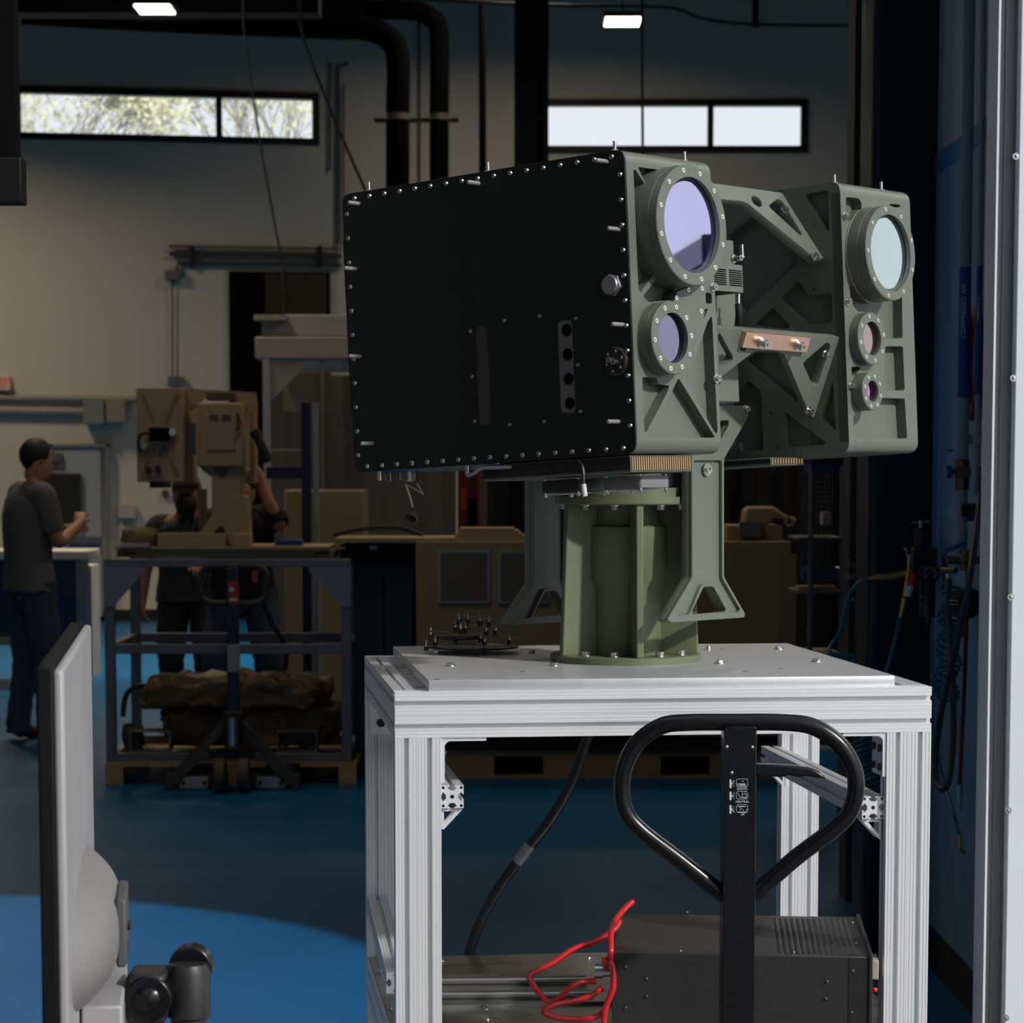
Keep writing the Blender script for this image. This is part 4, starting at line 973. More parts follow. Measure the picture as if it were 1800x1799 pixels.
MB().cyl(P[-1], P[-1] + V((.003, 0, -.04)), .008, n=8).cyl(P[-1] + V((.003, 0, -.04)), P[-1] + V((.02, 0, -.055)), .006).build('hose_coupler', BRASS, o_, I4)
def coil(name, label, a, b, R, r, turns):
    d = (b - a); ax = d.normalized(); e = ax.orthogonal().normalized(); f = ax.cross(e)
    n = turns*14; pts = [a + d*(i/n) + (e*math.cos(2*PI*i/14) + f*math.sin(2*PI*i/14))*R*(1 + .25*math.sin(i*.37)) for i in range(n+1)]
    return MB().tube(pts, r, n=8).build(name, TEAL, **tg(label, 'hose'))
coil('coiled_hose', 'bunched teal coiled air hose hanging beside the ribbed knob', aX(1676, 1030, 1.29), aX(1662, 1230, 1.24), .030, .0050, 20)
coil('coiled_hose', 'teal coiled air hose showing between the right-hand cart legs', at(1503, 1300, 8.05), at(1536, 1400, 8.0), .045, .0055, 12)
# red hose loop behind the pipes
p = aX(1712, 640, 1.345); MB().tube([p + V((0, .10*math.cos(t*PI/14), .15*math.sin(t*PI/14))) for t in range(-6, 29)], .016, n=10).build('red_hose_reel', mat('reel_red', (.30, .02, .02), .5), **tg('red hose loop on the side wall behind the labelled pipes', 'hose'))
p = aX(1709, 885, 1.30); MB().cyl(p, p + V((0, 0, -.05)), .016, n=8).cyl(p + V((-.03, 0, -.02)), p + V((.03, 0, -.02)), .018, n=10).build('pipe_drain_valve', DARKM, **tg('dark drain valve at the foot of the thinner air pipe', 'valve'))
# filter regulator
RY = 8.05
def ar(px, py, dy=0): return at(px, py, RY + dy)
rc = ar(1622, 990)
fr = empty('air_regulator', rc, 'black air filter regulator with round gauge and T-handle beside the dark column', 'regulator')
MB().cyl(ar(1618, 965), ar(1618, 932), .024, .020, n=20).cyl(ar(1618, 932), ar(1618, 928), .014, n=16).build('bonnet', BLACK, fr, I4)
MB().cyl(ar(1618, 930), ar(1618, 915), .005).cyl(ar(1602, 920), ar(1634, 917), .003).build('tee_handle', STEEL, fr, I4)
a, c = ar(1601, 1020), ar(1645, 963)
MB().box((a.x, RY - .04, a.z), (c.x, RY + .04, c.z)).build('regulator_body', BLACK, fr, I4, bevel=.006)
MB().cyl(ar(1630, 1020), ar(1630, 1085), .027, .024, n=24).cyl(ar(1630, 1085), ar(1632, 1098), .010, n=12).build('filter_bowl', mat('smoke_bowl', (.012, .02, .035), .25), fr, I4)
for y in (1050, 1063): MB().dome(ar(1622, y, -.026), .0045, (0, -1, 0), .002).build('bowl_stud', GREYS, fr, I4)
g = ar(1633, 1008, -.065)
MB().lathe([(0, 0), (.031, 0), (.032, -.02), (.028, -.022), (.027, -.016), (0, -.016)], g, (0, 1, 0), 36).build('gauge_case', BLACK, fr, I4)
tk = MB()
for i in range(11):
    aa = -PI*.25 + i*PI*1.5/10; d = V((math.cos(aa), 0, math.sin(aa))); s = V((-math.sin(aa), 0, math.cos(aa)))
    q = g + V((0, -.0165, 0)); tk.add([q + d*.016 - s*.0011, q + d*.023 - s*.0011, q + d*.023 + s*.0011, q + d*.016 + s*.0011], [(0, 1, 2, 3)])
tk.build('gauge_marks', WHITET, fr, I4, smooth=0)
q = g + V((0, -.0175, 0)); d = V((-.76, 0, -.65)); s = V((-d.z, 0, d.x))
MB().add([q - d*.012 - s*.002, q + d*.02 - s*.0006, q + d*.02 + s*.0006, q - d*.012 + s*.002], [(0, 1, 2, 3)]).build('gauge_needle', mat('orange_red', (.75, .06, .02), .5), fr, I4, smooth=0)
MB().cyl(ar(1645, 1004), ar(1664, 1003), .010).build('inlet_nipple', OLDB, fr, I4)
MB().cyl(ar(1526, 1018), ar(1540, 1016), .0055, .009, n=12).cyl(ar(1540, 1016), ar(1546, 1015), .010, n=8).cyl(ar(1562, 1014), ar(1592, 1009), .0115, n=16).cyl(ar(1592, 1009), ar(1602, 1008), .008).build('brass_coupler', BRASS, fr, I4)
MB().cyl(ar(1546, 1015), ar(1562, 1014), .0105, n=6).build('copper_nut', COPPER, fr, I4)
bg_ = empty('blow_gun', ar(1600, 975, -.05), 'brass blow gun with a red and white grip hanging at the regulator', 'blow gun')
MB().cyl(ar(1600, 975, -.05), ar(1596, 1010, -.05), .0045).cyl(ar(1596, 1010, -.05), ar(1590, 1050, -.05), .006, .007).cyl(ar(1590, 1052, -.05), ar(1583, 1085, -.05), .009, .006, n=12).build('nozzle_tube', BRASS, bg_, I4)
MB().cyl(ar(1607, 1009, -.06), ar(1601, 1031, -.06), .011).build('red_grip', REDC, bg_, I4)
MB().cyl(ar(1601, 1031, -.06), ar(1595, 1049, -.06), .010).build('white_grip', WHITEF, bg_, I4)
MB().cyl(ar(1593, 963, -.05), ar(1597, 1000, -.05), .0018).dome(ar(1592, 966, -.05), .006, (0, 0, 1), .004).build('trigger_rod', STEEL, bg_, I4)
def ahose(label, pts, r=.0062):
    return MB().tube([ar(*q) for q in pts], r, smooth=7, n=12).build('teal_hose', TEAL, **tg(label, 'hose'))
ahose('teal air hose curling down from the brass coupler behind the cart plate', [(1528, 1018), (1508, 1027), (1492, 1048), (1484, 1080), (1477, 1110), (1462, 1133), (1459, 1145, -.03), (1475, 1152, -.04), (1500, 1153, -.04), (1502, 1162, 0), (1490, 1168, .03)])
ahose('straight teal air hose running down from the blow gun', [(1583, 1083, -.05), (1576, 1115), (1567, 1150), (1556, 1190), (1545, 1240), (1525, 1290), (1508, 1306)])
# ------------------------------------------------------------------ people
def skinmesh(verts, edges, root, sub=2):
    names = list(verts); idx = {n: i for i, n in enumerate(names)}
    me = bpy.data.meshes.new('s'); me.from_pydata([verts[n][0] for n in names], [(idx[a], idx[b]) for a, b in edges], [])
    o = bpy.data.objects.new('s', me); COL.objects.link(o)
    md = o.modifiers.new('skin', 'SKIN'); md.use_smooth_shade = True
    for n in names:
        r = verts[n][1]; sv = me.skin_vertices[0].data[idx[n]]
        sv.radius = r if isinstance(r, tuple) else (r, r); sv.use_root = (n == root)
    ss = o.modifiers.new('sub', 'SUBSURF'); ss.levels = sub; ss.render_levels = sub
    dg = bpy.context.evaluated_depsgraph_get(); m2 = bpy.data.meshes.new_from_object(o.evaluated_get(dg))
    bpy.data.objects.remove(o); bpy.data.meshes.remove(me); return m2
def chain(*n): return list(zip(n, n[1:]))
def person(M, J, label, shirt, pants, hair, shoes, sleeve='short', cap=None):
    """J: joints in local metres, x forward, y left, z up"""
    r = empty('person', M, label, 'person')
    K = {'pel': (J['pel'], .135), 'sp': (J['sp'], .13), 'ch': (J['ch'], (.14, .16)), 'nk': (J['nk'], .062), 'h0': (J['h0'], .07), 'h1': (J['h1'], .088), 'h2': (J['h2'], .07)}
    E_ = chain('pel', 'sp', 'ch', 'nk', 'h0', 'h1', 'h2')
    f = V(J['face']).normalized(); h1 = V(J['h1'])
    for s in 'lr':
        K.update({'sh'+s: (J['sh'+s], .056), 'el'+s: (J['el'+s], .048), 'wr'+s: (J['wr'+s], .032), 'hp'+s: (J['hp'+s], .10), 'kn'+s: (J['kn'+s], .065), 'an'+s: (J['an'+s], .040)})
        w, e = V(J['wr'+s]), V(J['el'+s]); d = (w - e).normalized(); hd = V(J.get('hd'+s, d)).normalized()
        side = hd.cross(V((0, 0, 1))); side = side.normalized() if side.length > .1 else V((0, 1, 0)); nrm = side.cross(hd)
        K['pa'+s] = (w + hd*.055, (.030, .038)); E_ += chain('ch', 'sh'+s, 'el'+s, 'wr'+s, 'pa'+s) + chain('pel', 'hp'+s, 'kn'+s, 'an'+s)
        for k, (off, ln) in enumerate(((-.030, .060), (-.010, .072), (.010, .070), (.029, .055))):
            b = w + hd*.085 + side*off; K['f%d%s' % (k, s)] = (b, .0095); K['g%d%s' % (k, s)] = (b + hd*ln*.5 - nrm*ln*.35, .0085); K['k%d%s' % (k, s)] = (b + hd*ln*.55 - nrm*ln*.85, .0075)
            E_ += chain('pa'+s, 'f%d%s' % (k, s), 'g%d%s' % (k, s), 'k%d%s' % (k, s))
        tb = w + hd*.03 + side*.036; K['t'+s] = (tb, .012); K['u'+s] = (tb + hd*.035 + side*.018 - nrm*.02, .009); E_ += chain('pa'+s, 't'+s, 'u'+s)
    K['nose'] = (h1 + f*.098 - V((0, 0, .018)), .013); K['jaw'] = (h1 + f*.052 - V((0, 0, .075)), .036); E_ += [('h1', 'nose'), ('h1', 'jaw')]
    sd = f.cross(V((0, 0, 1))).normalized()
    for k, s in (('el_', 1), ('er_', -1)):
        K[k] = (h1 + sd*.086*s - V((0, 0, .012)) - f*.01, .014); E_.append(('h1', k))
    link('body', skinmesh(K, E_, 'pel'), r, M).data.materials.append(SKIN)
    for s in (-1, 1): MB().sph(h1 + f*.078 + sd*.032*s + V((0, 0, .006)), .011).build('eye', mat('eye_dark', (.05, .04, .035), .3), r, M)
    # clothes
    def loft(b, secs, fw=V((1, 0, 0)), n=20):
        v = []; sdv = V((0, 0, 1)).cross(fw).normalized()
        for c, rx, ry in secs: v += [V(c) + fw*math.cos(2*PI*i/n)*rx + sdv*math.sin(2*PI*i/n)*ry + V((0, 0, .006*math.sin(i*2.3 + c[2]*40))) for i in range(n)]
        m = len(secs); f = [(k*n+i, k*n+(i+1) % n, (k+1)*n+(i+1) % n, (k+1)*n+i) for k in range(m-1) for i in range(n)]
        b.add(v, f + [tuple(range(n-1, -1, -1)), tuple(range((m-1)*n, m*n))])
    def mixp(a, b, t): return V(J[a])*(1-t) + V(J[b])*t
    up = V((0, 0, 1))
    sb = MB()
    loft(sb, [(V(J['pel']) - up*.07, .150, .205), (V(J['pel']) + up*.02, .145, .195), (mixp('pel', 'sp', .6), .135, .180), (mixp('sp', 'ch', .3), .140, .190), (mixp('sp', 'ch', .8), .145, .205), (V(J['ch']) + (V(J['nk'])-V(J['ch']))*.35, .130, .200), (mixp('ch', 'nk', .62), .105, .150), (mixp('ch', 'nk', .85), .075, .085)])
    for s in 'lr':
        a, e = V(J['sh'+s]), V(J['el'+s]); i0 = mixp('ch', 'sh'+s, .45) + up*.02
        sb.tube([i0, a*.75 + i0*.25, a*.92 + e*.08, a*.6 + e*.4, a*.3 + e*.7], .08, n=16, smooth=3, rr=lambda t: .088 - .020*t)
    sb.build('shirt', shirt, r, M, smooth=70)
    tb2 = MB()
    loft(tb2, [(V(J['pel']) + up*.05, .125, .170), (V(J['pel']) - up*.02, .135, .180), (V(J['pel']) - up*.10, .130, .180)])
    for s in 'lr':
        h, k, a = V(J['hp'+s]), V(J['kn'+s]), V(J['an'+s])
        tb2.tube([h + up*.04, h*.7 + k*.3, k + up*.06, k - up*.03, k*.5 + a*.5, a + up*.03, a - up*.045], .1, n=18, smooth=4, rr=lambda t: .108 - .036*min(1, t*1.5) + .004*math.sin(t*60))
    tb2.build('trousers', pants, r, M, smooth=70)
    hr = MB()
    hc = h1 - f*.022 + V((0, 0, .022)); hr.sph(hc, .103, 20, (.98, .88, 1.0))
    for v in list(hr.bm.verts):
        q = v.co - h1
        if q.dot(f) > .035 and q.z < .055: v.co -= f*min(.10, (q.dot(f) - .035)*1.25)
        if q.z < -.09: v.co.z = h1.z - .09
    hr.build('hair' if not cap else 'cap', hair, r, M)
    for s in 'lr':
        a = V(J['an'+s]); ff = V(J.get('ft'+s, (1, 0, 0))).normalized()
        F = {'a': (a + V((0, 0, -.02)), .045), 'h': (a - ff*.03 + V((0, 0, -.055 if a.z > .07 else -.04)), .040), 'm': (a + ff*.09 + V((0, 0, -.055)), (.034, .045)), 't': (a + ff*.17 + V((0, 0, -.065)), (.026, .04))}
        link('shoe', skinmesh(F, chain('a', 'h') + chain('a', 'm', 't'), 'a'), r, M).data.materials.append(shoes)
    return r
def joints(**k):
    J = dict(pel=(0, 0, .97), sp=(0, 0, 1.15), ch=(0, 0, 1.34), nk=(.01, 0, 1.50), h0=(.02, 0, 1.56), h1=(.04, 0, 1.65), h2=(.03, 0, 1.715), face=(1, 0, 0),
             shl=(0, .19, 1.42), ell=(0, .24, 1.14), wrl=(.05, .24, .90), shr=(0, -.19, 1.42), elr=(0, -.24, 1.14), wrr=(.05, -.24, .90),
             hpl=(0, .09, .90), knl=(.02, .10, .50), anl=(0, .11, .09), hpr=(0, -.09, .90), knr=(.02, -.10, .50), anr=(0, -.11, .09))
    J.update(k); return J
GSHIRT = mat('grey_tshirt', (.11, .115, .12), .9, 0, .1, 30, .2, 12); JEANS = mat('blue_jeans', (.030, .055, .105), .9, 0, .3, 60, .2, 12)
HAIR = mat('dark_hair', (.012, .009, .007), .6); SHOE = mat('brown_shoe', (.05, .028, .018), .7); BSHIRT = mat('black_tshirt', (.008, .008, .010), .85)
GREEN_P = mat('dark_trousers', (.018, .022, .022), .9)
P1 = onz(62, 1302); 
J1 = joints(pel=(-.02, 0, .96), sp=(-.03, 0, 1.15), ch=(-.02, 0, 1.37), nk=(.0, 0, 1.53), h0=(.03, 0, 1.555), h1=(.055, 0, 1.655), h2=(.045, 0, 1.715), face=(1, -.15, -.28),
            shl=(.0, .18, 1.455), ell=(.10, .21, 1.19), wrl=(.26, .05, 1.25), hdl=(.3, -1, .3), shr=(.0, -.18, 1.455), elr=(.08, -.21, 1.16), wrr=(.27, -.06, 1.27), hdr=(.4, .6, .8),
            anl=(-.06, .11, .09), knl=(-.01, .10, .50), anr=(.05, -.10, .09), knr=(.04, -.10, .50))
person(Matrix.Translation((P1.x, P1.y, 0)) @ Matrix.Rotation(.55, 4, 'Z'), J1, 'person in a grey T-shirt and jeans standing with arms crossed, at the far left', GSHIRT, JEANS, HAIR, SHOE)
P2 = at(330, 900, 15.8)
J2 = joints(pel=(0, 0, .86), sp=(.04, 0, 1.02), ch=(.12, 0, 1.18), nk=(.19, 0, 1.32), h0=(.22, 0, 1.37), h1=(.26, 0, 1.46), h2=(.25, 0, 1.53), face=(1, 0, -.35),
            hpl=(0, .09, .80), hpr=(0, -.09, .80), knl=(.10, .11, .45), knr=(.06, -.11, .46),
            shl=(.10, .18, 1.25), ell=(.14, .24, 1.00), wrl=(.30, .20, .98), shr=(.10, -.18, 1.25), elr=(.10, -.26, 1.0), wrr=(.12, -.28, .80))
R2 = person(Matrix.Translation((P2.x, P2.y, 0)) @ Matrix.Rotation(-PI/2 + .1, 4, 'Z'), J2, 'person with a full beard, cap and orange lanyard leaning behind the tan turret', mat('charcoal_tshirt', (.05, .052, .06), .9), GREEN_P, mat('grey_cap', (.14, .13, .12), .8), SHOE, cap=1)
M2 = wm(R2)
bd = MB().sph((.315, 0, 1.385), .068, 16, (.8, .95, 1.2)); bd.build('beard', HAIR, R2, M2)
MB().prism([(-.08, 1.50), (.08, 1.50), (.07, 1.515), (-.07, 1.515)], 0, .30, .41).build('cap_brim', mat('brim', (.06, .045, .035), .8), R2, M2)
MB().box((.345, -.03, 1.515), (.36, .03, 1.54)).build('cap_badge', mat('red_badge', (.35, .01, .02), .7), R2, M2)
MB().tube([(.24, .05, 1.33), (.30, .055, 1.22), (.27, .045, 1.08), (.25, .04, .98)], .011, smooth=3, n=6).build('lanyard', mat('orange_lanyard', (.75, .10, .03), .7), R2, M2)
P3 = at(425, 900, 14.75)
J3 = joints(pel=(0, 0, .92), sp=(.05, 0, 1.08), ch=(.12, 0, 1.25), nk=(.20, .02, 1.38), h0=(.24, .03, 1.42), h1=(.30, .04, 1.48), h2=(.29, .04, 1.55), face=(1, .1, -.5),
            shl=(.14, .20, 1.33), ell=(.18, .25, 1.26), wrl=(.18, .14, 1.52), hdl=(.0, -.2, 1), shr=(.10, -.18, 1.30), elr=(.16, -.25, 1.05), wrr=(.35, -.2, 1.05),
            hpl=(0, .10, .86), hpr=(0, -.10, .86), anl=(.0, .20, .09), anr=(-.02, -.16, .09), knl=(.08, .16, .48), knr=(.08, -.14, .48))
person(Matrix.Translation((P3.x, P3.y, 0)) @ Matrix.Rotation(-PI/2 - .05, 4, 'Z'), J3, 'person in a black T-shirt and jeans reaching up behind the tan turret', BSHIRT, JEANS, HAIR, SHOE)
# ------------------------------------------------------------------ pallet, work cart and tan turret
def BX(name, q0, q1, Y, dep, m, par=None, bevel=0, **k):
    a = at(q0[0], q0[1], Y); c = at(q1[0], q1[1], Y)
    return MB().box((min(a.x, c.x), Y, min(a.z, c.z)), (max(a.x, c.x), Y + dep, max(a.z, c.z))).build(name, m, par, I4 if par else None, bevel=bevel, **k)
PY_ = 12.95
z0 = at(0, 1341, PY_).z
pal = empty('wooden_pallet', (at(393, 0, PY_).x, PY_ + .5, 0), 'low wooden pallet under the steel work cart', 'pallet')
xl, xr_ = at(166, 0, PY_).x, at(619, 0, PY_).x
for k in range(6): MB().box((xl, PY_ + k*.17, z0 - .022), (xr_, PY_ + k*.17 + .13, z0)).build('deck_board', WOOD, pal, I4)
for x in (xl, (xl + xr_)/2 - .045, xr_ - .09):
    for y in (PY_ + .0, PY_ + .45, PY_ + .88): MB().box((x, y, 0), (x + .09, y + .10, z0 - .022)).build('pallet_block', WOOD, pal, I4)
wc = empty('work_cart', (at(390, 0, PY_).x, PY_ + .5, z0), 'worn steel tube work cart with corner gussets carrying the tan turret', 'work cart')
zb = z0; YT = PY_ + .02; YR = 13.85
ztop = at(0, 997, YT).z
def tb(x0, x1, y, za, zc, w=.05): return MB().box((x0, y, za), (x1, y + w, zc)).build('frame_tube', GREYS, wc, I4, bevel=.003)
a0, a1 = at(168, 0, YT).x, at(186, 0, YT).x; b0_, b1_ = at(593, 0, YT).x, at(611, 0, YT).x
for x, xx in ((a0, a1), (b0_, b1_)):
    for y in (YT, YR): tb(x, xx, y, zb, ztop)
zm = (at(0, 1150, YT).z, at(0, 1133, YT).z)
for y in (YT, YR):
    tb(a1, b0_, y, *zm); tb(a1, b0_, y, zb, zb + .045); tb(a0, b1_, y, ztop, ztop + .04)
for x in (a0, b1_ - .05): MB().box((x, YT + .05, zb), (x + .05, YR, zb + .045)).box((x, YT + .05, zm[0]), (x + .05, YR, zm[1])).build('frame_tube', GREYS, wc, I4)
for s, x in ((1, a0), (-1, b1_)):
    pl = [(0, 0), (s*.21, 0), (s*.21, -.02), (s*.05, -.20), (0, -.20)]
    MB().prism([(ztop + p[1], x + p[0]) for p in pl], 1, YT - .008, YT).build('corner_gusset', mat('gusset_steel', (.22, .25, .30), .5, .3, .2, 8), wc, I4)
# hollow rectangular tubes, hose and tarp on the lower deck
for x0_, x1_, lb in ((226, 297, 'open rectangular steel tube on the lower left of the work cart'), (485, 556, 'open rectangular steel tube on the lower right of the work cart')):
    p = at(x0_, 1324, YT + .02); q = at(x1_, 1287, YT + .02); zz = zb + .046
    h = q.z - p.z; w = q.x - p.x
    me_ = plate(rect(0, w, 0, h), [rect(.008, w - .008, .008, h - .008)], .13)
    MB().mesh(me_, AX((p.x, YT + .06, zz), X_, Z_, -Y_)).build('rectangular_tube', GREYS, smooth=0, **tg(lb, 'tube', 'steel tubes on the work cart'))
from mathutils import noise as NZ
def lump(name, lo, hi, m, label, cat, seed=0, amp=.05, n=(26, 12, 10)):
    bm = bmesh.new(); bmesh.ops.create_cube(bm, size=2); bmesh.ops.subdivide_edges(bm, edges=bm.edges, cuts=23, use_grid_fill=True)
    c = (V(lo) + V(hi))/2; h = (V(hi) - V(lo))/2
    for v in bm.verts:
        p = v.co.copy(); p = V([max(-1, min(1, t)) for t in p]); L_ = (abs(p.x)**5 + abs(p.y)**5 + abs(p.z)**5)**.2; p = p/max(L_, .01)
        w = V((p.x*h.x, p.y*h.y, p.z*h.z)); d = NZ.noise_vector(w*7 + V((seed, seed, 0)))*amp + NZ.noise_vector(w*19 + V((seed, 0, 0)))*amp*.6
        v.co = c + w + d
        if v.co.z < lo[2]: v.co.z = lo[2]
    b = MB(); b.bm.free(); b.bm = bm; return b.build(name, m, smooth=60, **tg(label, cat))
TARP = mat('brown_tarp', (.15, .088, .042), .5, 0, .4, 9, .6, 18)
zz = zb + .047
a = at(248, 1325, YT + .2); c = at(590, 1240, YT + .2); lump('brown_tarp', (a.x + .12, YT + .2, zz), (c.x, YT + .75, zz + .22), TARP, 'crumpled lower brown tarp on the bottom of the work cart', 'tarp', 1)
a = at(245, 1250, YT + .15); c = at(585, 1195, YT + .15); lump('brown_tarp', (a.x, YT + .12, zz + .21), (c.x - .02, YT + .7, at(0, 1196, YT + .2).z), TARP, 'folded upper brown tarp lying across the work cart', 'tarp', 5, .05)
a = at(205, 1318, YT + .1); lump('grey_bag', (at(190, 0, YT).x, YT + .1, zz), (at(222, 0, YT).x, YT + .3, zz + .13), mat('grey_cloth', (.07, .065, .055), .9), 'small grey cloth bag at the left end of the work cart', 'bag', 3, .02)
MB().tube([at(216, 1260, YT + .3), at(222, 1222, YT + .3), at(245, 1206, YT + .3), at(272, 1212, YT + .3), at(290, 1235, YT + .4)], .014, smooth=5).build('power_cable', RUBBER, **tg('black cord arching up at the left end of the work cart', 'cord'))
MB().tube([at(462, 1060, 13.6), at(480, 1100, 13.6), at(498, 1130, 13.6), at(503, 1165, 13.6), at(492, 1195, 13.6)], .013, smooth=5).build('power_cable', RUBBER, **tg('black cord hanging inside the right half of the work cart', 'cord'))
# tan skid and turret on the cart
TY = 13.2
zs = ztop + .041
sk = empty('tan_skid', (at(390, 0, TY).x, TY + .3, zs), 'tan skid base with boxed ends lying on the work cart top', 'skid')
s0, s1 = at(192, 0, TY).x, at(580, 0, TY).x; hs0 = at(0, 966, TY).z - .0
me_ = plate(rect(s0, s1, zs, hs0), [rect(s0 + .02, s0 + .10, zs + .015, hs0 - .015), rect(s1 - .10, s1 - .02, zs + .015, hs0 - .015)], .5)
MB().mesh(me_, AX((0, TY, 0), X_, Z_, -Y_)).build('skid_frame', TAN, sk, I4, smooth=0)
BX('skid_panel', (272, 984), (325, 972), TY - .008, .01, mat('pale_tan', (.36, .31, .23), .7), sk); BX('skid_panel', (325, 988), (365, 976), TY - .006, .01, mat('pale_tan', (0, 0, 0)), sk)
BX('top_board', (200, 966), (578, 961), TY - .03, .55, WOOD, sk)
zt0 = at(0, 961, TY - .03).z
tt = empty('tan_turret', (at(390, 0, TY + .2).x, TY + .2, zt0), 'tan painted twin-housing turret on the steel work cart in the background', 'turret')
ht = BX('housing', (241, 848), (323, 682), TY + .05, .55, TAN, tt, .006)
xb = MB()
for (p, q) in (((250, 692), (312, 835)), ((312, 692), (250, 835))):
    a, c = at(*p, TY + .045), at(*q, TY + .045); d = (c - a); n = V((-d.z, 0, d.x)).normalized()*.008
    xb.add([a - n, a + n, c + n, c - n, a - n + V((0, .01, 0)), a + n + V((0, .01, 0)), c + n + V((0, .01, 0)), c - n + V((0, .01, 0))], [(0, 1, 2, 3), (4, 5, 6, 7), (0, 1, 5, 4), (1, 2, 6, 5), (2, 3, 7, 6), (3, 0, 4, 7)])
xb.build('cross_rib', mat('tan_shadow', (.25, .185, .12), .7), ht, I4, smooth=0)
pl = [at(*q, TY + .04) for q in ((278, 730), (300, 765), (278, 798), (256, 765))]
MB().prism([(p.z, p.x) for p in pl], 1, TY + .035, TY + .055).build('diamond_plate', TAN, ht, I4)
BX('connector_block', (262, 775), (297, 752), TY + .0, .05, VOID, ht, .004)
for q, m in (((303, 760), STEEL), ((252, 783), mat('white_cap', (.5, .55, .6), .5)), ((261, 826), BLACK), ((277, 824), NAVY)):
    MB().cyl(at(*q, TY + .05), at(*q, TY + .02), .018).build('round_port', m, ht, I4)
MB().tube([at(264, 762, TY), at(248, 764, TY), at(243, 780, TY), at(247, 798, TY)], .008, smooth=4).build('port_cable', BLACK, ht, I4)
BX('latch_block', (263, 858), (287, 848), TY + .1, .3, BLACK, tt)
BX('front_body', (347, 822), (428, 708), TY + .02, .35, TAN, tt, .012)
BX('body_panel', (364, 792), (412, 728), TY + .012, .01, mat('tan_panel', (.37, .28, .18), .6), tt, .002)
for x in (368, 390): BX('vent_block', (x, 738), (x + 15, 729), TY + .006, .01, mat('dark_tan', (.09, .07, .055), .7), tt)
MB().tube([at(417, 726, TY), at(420, 745, TY), at(418, 755, TY), at(413, 757, TY)], .006, smooth=4).build('grab_handle', BLACK, tt, I4)
lk = [at(*q, TY + .15) for q in ((322, 683), (450, 690), (449, 728), (420, 712), (400, 700), (360, 700), (335, 722), (322, 722))]
MB().prism([(p.z, p.x) for p in lk], 1, TY + .15, TY + .19).build('upper_link', TAN, tt, I4)
BX('top_block', (362, 703), (412, 690), TY + .1, .2, mat('dark_tan', (0, 0, 0)), tt, .004)
BX('side_plate', (432, 850), (446, 700), TY + .35, .2, TAN, tt, .004)
yk = [at(*q, TY + .05) for q in ((350, 820), (430, 820), (434, 828), (424, 846), (422, 870), (434, 873), (437, 940), (437, 958), (402, 958), (396, 935), (390, 925), (382, 930), (375, 940), (350, 940), (372, 905), (372, 840), (356, 828))]
MB().prism([(p.z, p.x) for p in yk], 1, TY + .05, TY + .25).build('yoke', TAN, tt, I4, bevel=.004)
vv = [at(*q, TY + .045) for q in ((370, 819), (408, 819), (394, 836), (384, 836))]
MB().prism([(p.z, p.x) for p in vv], 1, TY + .042, TY + .052).build('yoke_pocket', mat('dark_tan', (0, 0, 0)), tt, I4)
BX('rear_support', (348, 935), (360, 860), TY + .3, .1, TAN, tt)
BX('base_block', (276, 962), (397, 938), TY + .0, .22, TAN, tt, .006); BX('base_block', (408, 961), (437, 938), TY + .0, .22, TAN, tt, .006)
BX('link_strut', (334, 800), (343, 745), TY + .2, .03, GREYS, tt)
# black handheld scope beside the turret
MB().cyl(at(450, 762, TY + .1), at(472, 812, TY + .1), .022, .028).cyl(at(446, 757, TY + .1), at(452, 768, TY + .1), .028).build('handheld_tool', BLACK, **tg('black tube-shaped tool held up beside the tan turret', 'tool'))
# bits of cardboard and paper on the left end
lump('torn_cardboard', (at(200, 0, TY).x, TY, zt0), (at(262, 0, TY).x, TY + .3, zt0 + .085), mat('cardboard', (.20, .14, .07), .85, 0, .4, 12), 'heap of torn cardboard on the left end of the work cart', 'cardboard', 9, .03)
BX('paper_sheet', (210, 962), (262, 955), TY - .05, .2, mat('paper', (.45, .40, .36), .8), **tg('white paper sheet lying in front of the torn cardboard', 'paper'))
BX('blue_bin', (484, 962), (530, 950), TY + .1, .15, mat('blue_plastic', (.006, .03, .22), .4), bevel=.004, **tg('small blue bin on the right end of the work cart', 'bin'))
# ------------------------------------------------------------------ far pallet jack
FY = 12.62
fj = empty('pallet_jack', (at(408, 0, FY).x, FY, 0), 'navy hand pallet jack with red label parked under the work cart', 'pallet jack')
NV = mat('navy_paint', (.012, .020, .045), .45)
BX('handle_stem', (400, 1262), (418, 998), FY, .05, NV, fj, .004)
lp = [at(*q, FY + .03) for q in ((402, 1060), (372, 1060), (356, 1052), (352, 1035), (352, 1015), (360, 1000), (380, 996), (440, 996), (462, 1000), (470, 1015), (469, 1035), (466, 1050), (450, 1060), (418, 1062))]
MB().tube(lp, .016, smooth=4).build('loop_handle', mat('grey_rubber', (.04, .042, .045), .6), fj, I4)
BX('red_label', (402, 1063), (419, 1022), FY - .003, .004, mat('label_red', (.42, .015, .03), .5), fj)
MB().lathe([(0, 0), (.014, 0), (.014, -.001)], at(407, 1036, FY - .004), (0, 1, 0)).build('round_mark', WHITET, fj, I4); BX('label_band', (404, 1057), (417, 1052), FY - .005, .003, WHITET, fj)
BX('white_tape', (400, 1182), (420, 1134), FY - .004, .058, mat('tape', (.34, .34, .37), .7, 0, .2, 30), fj, .003)
BX('pump', (393, 1315), (424, 1252), FY - .02, .12, DARKM, fj, .01); MB().cyl(at(409, 1262, FY - .05), at(409, 1312, FY - .05), .022).build('pump_ram', STEEL, fj, I4)
